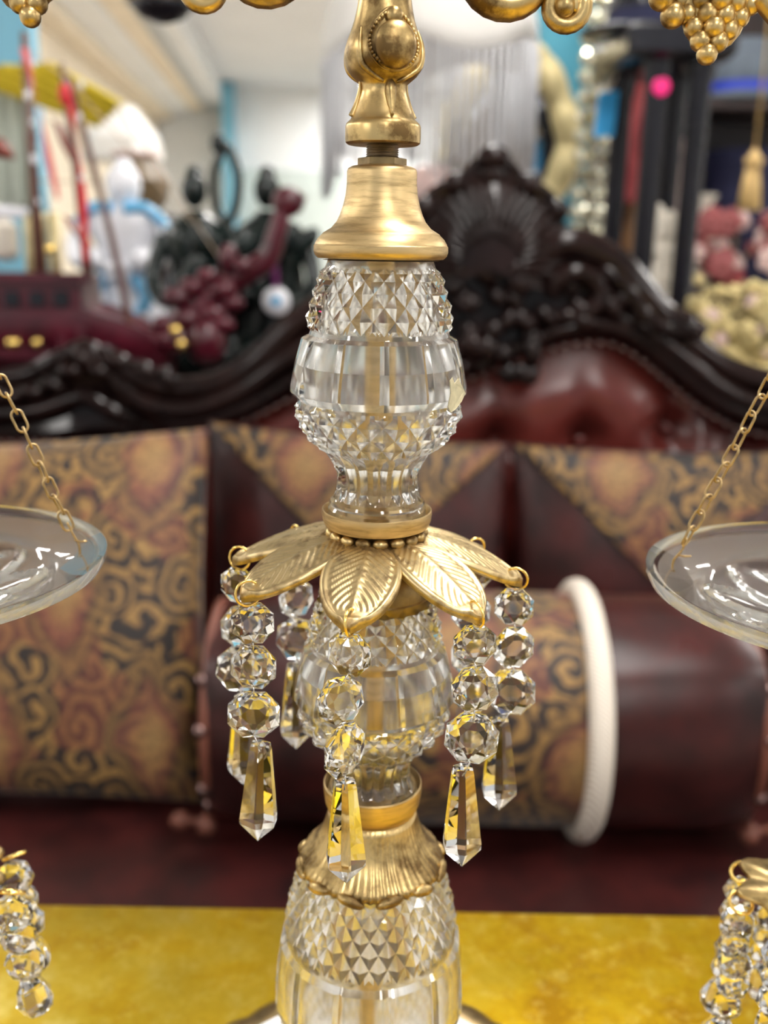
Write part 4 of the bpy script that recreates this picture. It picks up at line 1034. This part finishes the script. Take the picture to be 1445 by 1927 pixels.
# ---------------- porcelain figure
YP = 2.20
def CP(x, y, dy=0.0): return PY(x, y, YP+dy)
pf = thing('porcelain_figurine', (CP(245, 640).x, YP, CT), 'white porcelain robed figurine with sky blue shoulders and hems', 'figurine')
b = Vector((CP(245, 640).x, YP, CT)); H = CP(260, 345).z-CT
rows = []
for s, r in [(0, .105), (.06, .108), (.3, .080), (.5, .066), (.66, .060), (.76, .078), (.84, .072), (.90, .030), (.93, .022)]:
    rows.append([b+Vector((r*cos(2*PI*j/32)*(1+.07*cos(8*2*PI*j/32)), r*.7*sin(2*PI*j/32), H*s)) for j in range(32)])
mk('robe', grid(rows, True, True, True), 'white_porcelain', pf, None, 0)
mk('head', join(ball(b+Vector((.004, -.005, H*.985)), .042, 18, 14, .88, .95, 1.1), ball(b+Vector((.004, -.044, H*.98)), .006, 8, 6), ball(b+Vector((.004, .0, H*1.08)), .022, 12, 8)), 'white_porcelain', pf, None, 0)
for s_ in (-1, 1):
    mk('sleeve', tube(crom([b+Vector((s_*.05, 0, H*.84)), b+Vector((s_*.09, -.02, H*.74)), b+Vector((s_*.085, -.06, H*.60)), b+Vector((s_*.04, -.085, H*.58))], 6), lambda q: .016+.010*q, 14), 'white_porcelain', pf, None, 0)
    mk('shoulder_trim', tube(crom([b+Vector((s_*.012, -.045, H*.86)), b+Vector((s_*.06, -.035, H*.86)), b+Vector((s_*.10, -.03, H*.76))], 6), lambda q: .014-.004*q, 10), 'blue_glaze', pf, None, 0)
    mk('robe_trim', tube(crom([b+Vector((s_*.03, -.062, H*.50)), b+Vector((s_*.055, -.065, H*.38)), b+Vector((s_*.035, -.082, H*.25))], 6), .015, 10), 'blue_glaze', pf, None, 0)
mk('hem', lathe([(.004, .108), (.012, .114), (.05, .108), (.06, .100)], 32, b), 'blue_glaze', pf, None, 0)
for k in range(12):
    mk('flower_relief', ball(b+Vector((random.uniform(-.06, .06), -.078, H*random.uniform(.15, .6))), random.uniform(.008, .016), 10, 8), 'white_porcelain', pf, None, 0)
# ---------------- round eye charm hanging by a ribbon off the bronze
eye = GP(520, 567, -.15)
ec = thing('eye_charm', eye-Vector((0, 0, .026)), 'round white charm with a blue eye hanging from a purple ribbon', 'charm')
mk('disc', ball(eye, .026, 24, 14, 1, .35, 1), 'white_porcelain', ec, None, 0)
mk('iris', ball(eye+Vector((0, -.0072, 0)), .0108, 16, 8, 1, .35, 1), 'blue_glaze', ec, None, 0)
mk('ribbon', tube([eye+Vector((0, 0, .024)), eye+Vector((-.004, .01, .09)), GP(512, 450, -.10)], .006, 8), 'purple_ribbon', ec, None, 0)
# ---------------- hung cloths and lamp shade on the left
YC = 2.6
def HP(x, y, dy=0.0): return PY(x, y, YC+dy)
def cloth(name, pts, mat, label, cat, wav=.02, freq=5):
    P_ = [HP(*q) for q in pts]; n = 20; rows = []
    for i in range(n+1):
        r = []
        for j in range(n+1):
            u = i/n; v = j/n; q = patch([P_[0], P_[1], P_[2], P_[3]], 2*v-1, 1-2*u)
            r.append(q+Vector((0, wav*sin(freq*2*PI*v)*(.3+.7*u), -.04*sin(PI*v)*(1-u)*0)))
        rows.append(r)
    o = mk(name, grid(rows, False), mat, None, None, 0); md = o.modifiers.new('t', 'SOLIDIFY'); md.thickness = .004
    return tag(o, label, cat)
cloth('yellow_drape', [(-120, 130, -.09), (95, 118, -.09), (232, 196, -.09), (185, 240, -.09)], 'mustard_cloth', 'mustard yellow drape hung above the ship masts', 'drape')
cloth('pale_drape', [(-120, 145), (60, 150), (75, 390), (-120, 400)], 'grey_green_cloth', 'pale grey green drape hanging behind the ship sails', 'drape', .03, 6)
lc = HP(232, 300, .35)
ls = thing('cream_lamp', (lc.x, lc.y, 0), 'cream fabric lamp shade standing behind the porcelain figurine', 'lamp')
mk('shade', lathe([(-.005, .115), (0, .118), (.055, .108), (.135, .045), (.14, .042)], 6, lc, True), 'shade_fabric', ls, None, 20)
mk('pole', tube([Vector((lc.x, lc.y, .03)), lc], .012, 10), 'brown_spar', ls, None, 0)
mk('foot', lathe([(0, .12), (.015, .12), (.03, .03), (.05, .014)], 24, (lc.x, lc.y, 0)), 'brown_spar', ls)
bc_ = thing('brown_vase', HP(258, 325, .12)-Vector((0, 0, .10)), 'mottled brown vase behind the porcelain figurine head', 'vase')
g0 = W[bc_.name]
mk('body', lathe([(0, .05), (.03, .075), (.08, .085), (.12, .06), (.135, .05)], 24, g0), 'brown_vase', bc_)
mk('rim', lathe([(.135, .05), (.142, .062), (.15, .060), (.15, .045)], 24, g0), 'rose_porcelain', bc_)
mk('stand', bbox(g0.x-.10, g0.x+.10, g0.y-.08, g0.y+.08, 0, g0.z-.0005, .006), 'dark_brown_wood', bc_)

# ================================================================== RIGHT SIDE GOODS
YL = 2.25
def LP(x, y, dy=0.0): return PY(x, y, YL+dy)
lcx = LP(806, 200).x; hemz = LP(806, 108).z; RS = LP(1008, 130).x-lcx
lamp = thing('fringed_lamp', (lcx, YL, 0), 'floor lamp with white scalloped shade and long silver grey fringe', 'lamp')
def scal(t): return .018*cos(4*t+PI/2+.35)*1.0
rows = []
for i in range(13):
    s = i/12
    row = []
    for j in range(96):
        t = 2*PI*j/96; r = RS*(1-.62*s**1.8); z = hemz+scal(t)*(1-s)**2+.26*s**.85
        r *= 1+.02*cos(8*t)*(1-s)
        row.append(Vector((lcx+r*cos(t), YL+r*sin(t), z)))
    rows.append(row)
o = mk('shade', grid(rows, True), 'shade_fabric', lamp, None, 0); md = o.modifiers.new('t', 'SOLIDIFY'); md.thickness = .003
fs = []
for i in range(76):
    t = 2*PI*i/76; r = RS*1.005; zt = hemz+scal(t); ln = .225+.035*cos(4*t+.35+PI/2+PI)+.02*random.random()
    p0 = Vector((lcx+r*cos(t), YL+r*sin(t), zt)); fs.append(tube([p0, p0+Vector((0, 0, -ln*.5)), p0+Vector((random.uniform(-.002, .002), random.uniform(-.002, .002), -ln))], .0040, 6))
o = mk('fringe', join(*fs), 'fringe_thread', lamp, None, 0); o['kind'] = 'stuff'
zb = LP(822, 365).z
mk('font', lathe([(-.06, .02), (-.045, .05), (0, .065), (.045, .05), (.06, .02)], 24, (lcx+.012, YL, zb)), 'rose_porcelain', lamp, None, 0)
mk('pole', join(tube([(lcx+.012, YL, .03), (lcx+.012, YL, zb-.055)], .014, 12), tube([(lcx+.012, YL, zb+.055), (lcx, YL, hemz+.25)], .006, 10)), 'dark_brass', lamp, None, 0)
mk('foot', lathe([(0, .14), (.02, .14), (.035, .05), (.06, .02)], 32, (lcx+.012, YL, 0)), 'dark_brass', lamp)
# gilt mirror behind the shade
YM = 2.62
mc = PY(958, 272, YM); mr = thing('gilt_mirror', (mc.x, YM, 0), 'pale gold carved oval mirror standing behind the fringed lamp', 'mirror')
a_, b_ = PY(1064, 272, YM).x-mc.x, (PY(958, 100, YM).z-PY(958, 440, YM).z)/2
ov = lambda k_: [Vector((mc.x+a_*k_*cos(t)*(1+.05*cos(4*t)), YM, mc.z+b_*k_*sin(t)*(1+.03*cos(6*t)))) for t in [2*PI*i/72 for i in range(72)]]
mk('frame', tube(ov(1.0), [.030+.008*abs(sin(6*PI*i/72*2)) for i in range(72)], 12, True), 'pale_gold_frame', mr, None, 0)
mk('inner_bead', tube(ov(.86), .012, 10, True), 'pale_gold_frame', mr, None, 0)
g = ov(.86); mk('glass', (g+[q+Vector((0, .006, 0)) for q in g], [tuple(range(72)), tuple(range(143, 71, -1))]+[(i, (i+1) % 72, 72+(i+1) % 72, 72+i) for i in range(72)]), 'mirror_silver', mr, None, None)
mk('easel', join(tube([(mc.x-.12, YM+.05, 0.0), (mc.x-.04, YM+.05, mc.z+.05)], .016, 8), tube([(mc.x+.12, YM+.05, 0.0), (mc.x+.04, YM+.05, mc.z+.05)], .016, 8), tube([(mc.x-.15, YM+.0, mc.z-b_-.03), (mc.x+.15, YM, mc.z-b_-.03)], .016, 8)), 'dark_brown_wood', mr, None, 0)
# brown silk leaves seen through the fringe
lf = thing('brown_leaf_spray', PY(905, 330, 2.53)-Vector((0, 0, .12)), 'spray of dark brown leaves beneath the fringed shade', 'leaves')
lf0 = W[lf.name]
lf.location.z = 0; W[lf.name] = Vector((lf0.x, lf0.y, 0))
for dx, dz, rr in ((-.06, .12, .045), (-.03, .16, .04), (.03, .21, .05), (.06, .14, .05), (.0, .10, .05), (.09, .10, .045), (-.09, .08, .035)):
    mk('leaf', move(ball((0, 0, 0), 1, 12, 10, rr, .006, rr*1.5), Matrix.Translation(lf0+Vector((dx, 0, dz))) @ Matrix.Rotation(-dx*7, 4, 'Y')), 'brown_vase', lf, None, 0)
    mk('stem', tube([lf0+Vector((0, 0, -.02)), lf0+Vector((dx*.8, 0, dz))], .004, 6), 'brown_spar', lf, None, 0)
mk('pot', lathe([(0, .06), (.02, .065), (lf0.z-.05, .05), (lf0.z-.01, .06), (lf0.z, .055)], 24, (lf0.x, lf0.y, 0)), 'brown_vase', lf)
# red and gold finial piece beside the teal pillar
q = PY(985, 45, 2.75); rc = thing('red_hanging', q, 'narrow red cloth with gold border hanging by the teal pillar', 'hanging')
mk('cloth', box(q.x-.012, q.x+.020, 2.745, 2.755, q.z-.05, CEIL-.001), 'red_cloth', rc, None, None)
mk('border', box(q.x-.050, q.x-.0125, 2.745, 2.755, q.z-.05, CEIL-.001), 'pale_gold_frame', rc, None, None)
# crystal garlands
YX = 2.5
cg = thing('crystal_garland', (PY(1115, 300, YX).x, YX, CEIL-.01), 'long silvery faceted bead garlands hanging beside the teal pillar', 'garland')
mk('ceiling_plate', lathe([(-.02, .06), (-.005, .07), (.0095, .07)], 20, W[cg.name]), 'dark_brass', cg)
plain('mercury_bead', (0.72, 0.70, 0.56), 0.16, 0.9, 0.3, 40)
CB = mesh('crystal', *ball((0, 0, 0), .017, 7, 5, .9, .9, 1.2), 'mercury_bead')
for s_, x0 in enumerate((1092, 1108, 1124, 1140)):
    pt = PY(x0-3, 300, YX+.02*(s_ % 2)); pt.x += 0
    mk('string', tube([(pt.x, pt.y, CEIL-.03), (pt.x, pt.y, .80)], .0012, 5), 'silver_wire', cg, None, 0)
    z = CEIL-.05
    while z > .80:
        put('crystal', CB, cg, (pt.x+random.uniform(-.004, .004), pt.y, z), rz(random.uniform(0, 50)) @ ry(random.uniform(-15, 15))); z -= .043
# black four-post stand with a sticker and a tag
YK = 1.95
def KP(x, y, dy=0.0): return PY(x, y, YK+dy)
ks = thing('black_stand', (KP(1240, 300).x, YK, 0), 'black four-column display stand with a flat top', 'stand')
ztop = KP(1240, 115).z
posts = [(1162, 300, .20), (1224, 300, 0), (1304, 300, 0), (1262, 300, .22)]
pxy = []
for x, y, dy in posts:
    q = KP(x, y, dy); pxy.append(q)
    mk('column', lathe([(.05, .024), (.08, .021), (ztop-.04, .0205), (ztop-.02, .026), (ztop, .028)], 20, (q.x, q.y, 0)), 'black_lacquer', ks)
mk('top', bbox(pxy[0].x-.05, pxy[2].x+.05, YK-.05, YK+.27, ztop+.0005, ztop+.06, .01), 'black_lacquer', ks)
mk('plinth', bbox(pxy[0].x-.05, pxy[2].x+.05, YK-.05, YK+.27, 0, .0495, .01), 'black_lacquer', ks)
q = KP(1243, 163, -.020); stc = mk('round_sticker', move(ball((0, 0, 0), .0165, 20, 8, 1, .10, 1), Vector((pxy[1].x+.003, YK-.0215, q.z))), 'magenta_sticker', None, None, 0); tag(stc, 'round magenta price sticker stuck on a black column', 'sticker')
q = KP(1138, 215, .17); tg = thing('blue_tag', q, 'blue card tag hanging from a black column by a loop', 'tag')
mk('card', obox(q+Vector((-.020, -.004, -.045)), Vector((.040, 0, .004)), Vector((0, .002, 0)), Vector((.004, 0, .085))), 'blue_card', tg, None, None)
mk('loop', tube([q+Vector((.004, 0, .040)), q+Vector((.015, -.004, .07)), Vector((pxy[0].x-.012, pxy[0].y-.022, q.z+.10))], .0015, 6), 'rigging_line', tg, None, 0)
# hats on the stand top
def hat(x, y, dy, s_, mat, band, label, zbase=None):
    q = KP(x, y, dy); zb_ = zbase if zbase is not None else q.z
    h_ = thing('hat', (q.x, q.y, zb_), label, 'hat')
    mk('brim', lathe([(0, .16*s_), (.004, .165*s_), (.012, .13*s_), (.016, .09*s_)], 32, (q.x, q.y, zb_), True, lambda t, z: 1+.08*cos(2*t)), mat, h_, None, 0)
    mk('crown', lathe([(.012, .095*s_), (.05, .092*s_), (.09, .080*s_), (.105, .05*s_), (.10, .01)], 32, (q.x, q.y, zb_)), mat, h_, None, 0)
    mk('band', lathe([(.014, .0965*s_), (.04, .095*s_)], 32, (q.x, q.y, zb_), False), band, h_, None, 0)
hat(1195, 100, .10, .62, 'black_lacquer', 'navy_felt', 'black hat resting on the black display stand', ztop+.0605)
# tall dark cabinet closing the right side, with its shelf goods
YD = 2.75
cb = thing('dark_cabinet', (PY(1330, 300, YD).x, YD+.2, 0), 'tall dark wooden open cabinet behind the black display stand', 'cabinet')
x0 = PY(1150, 300, YD).x; x1 = x0+1.0
mk('back', box(x0, x1, YD+.36, YD+.38, 0, 2.1), 'dark_brown_wood', cb, None, None)
for xx in (x0, x1-.03): mk('side', box(xx, xx+.03, YD, YD+.36, 0, 2.1), 'dark_brown_wood', cb, None, None)
shelves = [.06, .60, 0.995, 1.475, 2.07]
for z in shelves: mk('shelf', box(x0+.0302, x1-.0302, YD+.01, YD+.3595, z, z+.025), 'dark_brown_wood', cb, None, None)
def DP(x, y, dy=.1): return PY(x, y, YD+dy)
q = DP(1400, 175, .14)
h2 = thing('grey_hat', (q.x, q.y, 1.5005), 'grey felt hat with royal blue band on the cabinet shelf', 'hat')
mk('brim', lathe([(0, .17), (.006, .18), (.02, .13), (.025, .10)], 32, W[h2.name], True, lambda t, z: 1+.08*cos(2*t)), 'grey_felt', h2, None, 0)
mk('crown', lathe([(.02, .105), (.09, .10), (.15, .085), (.165, .04), (.166, .01)], 32, W[h2.name]), 'grey_felt', h2, None, 0)
mk('band', lathe([(.026, .107), (.05, .1055)], 32, W[h2.name], False), 'royal_blue_band', h2, None, 0)
h3 = thing('shade_stand_in', (DP(1400, 240, .21).x+.02, DP(1400, 240, .21).y, 1.0205), 'round navy box standing in for the dark shade on the middle cabinet shelf', 'box')  # dark navy drum put in for the shade inside the cabinet
mk('body', lathe([(0, .12), (.30, .12)], 32, W[h3.name]), 'navy_felt', h3)
mk('lid', lathe([(.3002, .125), (.36, .125), (.368, .115)], 32, W[h3.name]), 'navy_felt', h3)
q = DP(1222, 200, .12)
for i, (xx, mat, lab, hh) in enumerate(((1200, 'tan_wood', 'slim tan wooden vase on the middle cabinet shelf', .34), (1266, 'rose_porcelain', 'rose porcelain vase between two black columns', .38), (1332, 'cream_plaster', 'cream plaster vase on the cabinet beside the navy box', .24))):
    q = DP(xx, 300, .10); vz = thing('vase', (q.x, q.y, 1.0205), lab, 'vase')
    mk('body', lathe([(0, .03), (.02, .038), (hh*.45, .045), (hh*.75, .026), (hh*.9, .022), (hh, .035)], 24, W[vz.name]), mat, vz)
    mk('rim', torus(W[vz.name]+Vector((0, 0, hh)), .034, .004, (0, 0, 1), 24, 8), mat, vz, None, 0)
q = DP(1225, 230, .265); bu = thing('porcelain_bust', (q.x, q.y, 1.0205), 'white porcelain bust at the back of the cabinet shelf', 'bust')
mk('shoulders', lathe([(0, .05), (.02, .055), (.06, .03), (.15, .03), (.19, .07), (.24, .075), (.27, .05), (.285, .026), (.32, .024)], 24, W[bu.name]), 'cream_plaster', bu, None, 0)
mk('head', join(ball(W[bu.name]+Vector((0, -.004, .355)), .045, 16, 12, .85, .95, 1.12), ball(W[bu.name]+Vector((0, -.046, .35)), .008, 8, 6), ball(W[bu.name]+Vector((0, .02, .392)), .028, 12, 8)), 'cream_plaster', bu, None, 0)
q = DP(1205, 120, -.02); sh_ = []
for i in range(25):
    u = i/24; sh_.append([Vector((q.x-.05+.10*j/10+.012*sin(u*9), YD-.012-.014*sin(j*1.3+u*2), q.z-.34*u)) for j in range(11)])
o = mk('red_shawl', grid(sh_, False), 'red_cloth', None, None, 0); md = o.modifiers.new('t', 'SOLIDIFY'); md.thickness = .003; tag(o, 'dark red shawl hanging down the front of the dark cabinet', 'shawl')
# pink flower bunch, white figurine, gilt flower wreath, tassel
q = DP(1380, 470, .02)
fl = thing('pink_flower_bunch', (q.x, q.y-.005, 1.0205), 'bunch of dusty pink silk flowers in front of the round navy box', 'flowers')
fz = q.z
mk('vase', lathe([(0, .03), (.02, .04), (.045, .03), (.05, .035)], 20, W[fl.name]), 'red_cloth', fl)
for i in range(30):
    pt = DP(random.uniform(1310, 1460), random.uniform(400, 505), random.uniform(-.03, .02)); rr = random.uniform(.020, .036)
    gs = [ball(pt+Vector((rr*.55*cos(k_*2*PI/5), -.3*rr, rr*.55*sin(k_*2*PI/5))), rr*.55, 10, 6, 1, .5, 1) for k_ in range(5)]+[ball(pt+Vector((0, -.5*rr, 0)), rr*.35, 8, 6)]
    mk('flower', join(*gs), 'pink_petal' if i % 3 else 'rose_porcelain', fl, None, 0)
mk('stems', join(*[tube([W[fl.name]+Vector((0, 0, .04)), DP(random.uniform(1330, 1440), random.uniform(420, 490), .0)], .004, 5) for _ in range(12)]), 'brown_vase', fl, None, 0)
q = KP(1243, 410, .14)
fg = thing('plaster_statuette', (q.x, YK+.12, .0500), 'tall cream plaster flower column standing between the black columns', 'statuette')
zz0 = KP(1240, 590, .12).z; zz1 = KP(1243, 405, .12).z
mk('pedestal', lathe([(0, .05), (.03, .05), (.05, .03), (zz0-.09, .026), (zz0-.07, .04), (zz0-.05, .045)], 20, W[fg.name]), 'cream_plaster', fg)
for i in range(18):
    z = zz0+(zz1-zz0)*i/17; a = i*2.4
    mk('blossom', join(*[ball(Vector((q.x+.016*cos(a)+.012*cos(k_*1.257), YK+.12+.016*sin(a)-.008, z+.012*sin(k_*1.257))), .0105, 8, 6) for k_ in range(5)]), 'cream_plaster', fg, None, 0)
mk('stem', tube([Vector((q.x, YK+.12, zz0-.05)), Vector((q.x, YK+.12, zz1))], .010, 8), 'cream_plaster', fg, None, 0)
# gilt floral arrangement just behind the sofa shoulder
YW = 1.72
wt = thing('gilt_flower_basket', (PY(1390, 620, YW).x, YW, 0), 'gilded basket of carved flowers behind the sofa shoulder', 'flowers')
wz = PY(1390, 700, YW).z
mk('pedestal', lathe([(0, .12), (.03, .12), (.06, .05), (wz-.12, .04), (wz-.06, .09), (wz-.04, .10)], 24, (PY(1390, 620, YW).x, YW, 0)), 'dark_brown_wood', wt)
mk('basket', lathe([(wz-.0395, .06), (wz, .10), (wz+.02, .105)], 28, (PY(1390, 620, YW).x, YW, 0), True, lambda t, z: 1+.03*cos(14*t)), 'gilt_flower', wt, None, 0)
for i in range(130):
    x = random.uniform(1300, 1500); y = 690-abs(random.gauss(0, 1))*70 if i % 2 else random.uniform(540, 690)
    y = max(y, 500+abs(x-1390)*.35)
    pt = PY(x, y, YW+random.uniform(-.05, .03)); rr = random.uniform(.008, .014); a = random.uniform(0, 2)
    gs = [ball(pt+Vector((rr*.6*cos(a+k_*2*PI/5), -.3*rr, rr*.6*sin(a+k_*2*PI/5))), rr*.55, 8, 6, 1, .45, 1) for k_ in range(5)]+[ball(pt+Vector((0, -.5*rr, 0)), rr*.35, 8, 6)]
    mk('carved_flower', join(*gs), 'rose_porcelain' if i % 13 == 0 else 'gilt_flower', wt, None, 0)
mk('stems', join(*[tube([Vector((PY(1390, 620, YW).x, YW, wz)), PY(random.uniform(1320, 1470), random.uniform(540, 650), YW)], .004, 5) for _ in range(16)]), 'gilt_flower', wt, None, 0)
q = PY(1420, 290, 2.3); tsl = thing('gold_tassel', q, 'gold silk tassel hanging in front of the dark cabinet', 'tassel')
mk('cord', tube([Vector((q.x, q.y, CEIL-.001)), q], .003, 6), 'tassel_gold', tsl, None, 0)
mk('knob', lathe([(-.03, .016), (-.012, .020), (0, .010), (.01, .006)], 16, q), 'tassel_gold', tsl, None, 0)
o = mk('skirt', lathe([(-.118, .024), (-.07, .019), (-.0305, .014)], 40, q, True, lambda t, z: 1+.08*cos(20*t)), 'tassel_gold', tsl, None, 0)
# pendant lamp bowl that dips into the top of the view on the left
q = PY(306, 26, 1.30); pl_ = thing('pendant_lamp', q, 'dark bottomed brass pendant lamp bowl hanging above the console', 'lamp')
mk('bowl', lathe([(0, .012), (.004, .032), (.012, .042), (.03, .048), (.05, .04), (.06, .012)], 32, q), 'dark_brass', pl_, None, 0)
mk('base_cap', lathe([(-.010, .008), (-.004, .026), (.0035, .033), (.010, .040)], 32, q), 'black_lacquer', pl_, None, 0)
mk('stem', tube([q+Vector((0, 0, .058)), Vector((q.x, q.y, CEIL-.001))], .005, 8), 'dark_brass', pl_, None, 0)
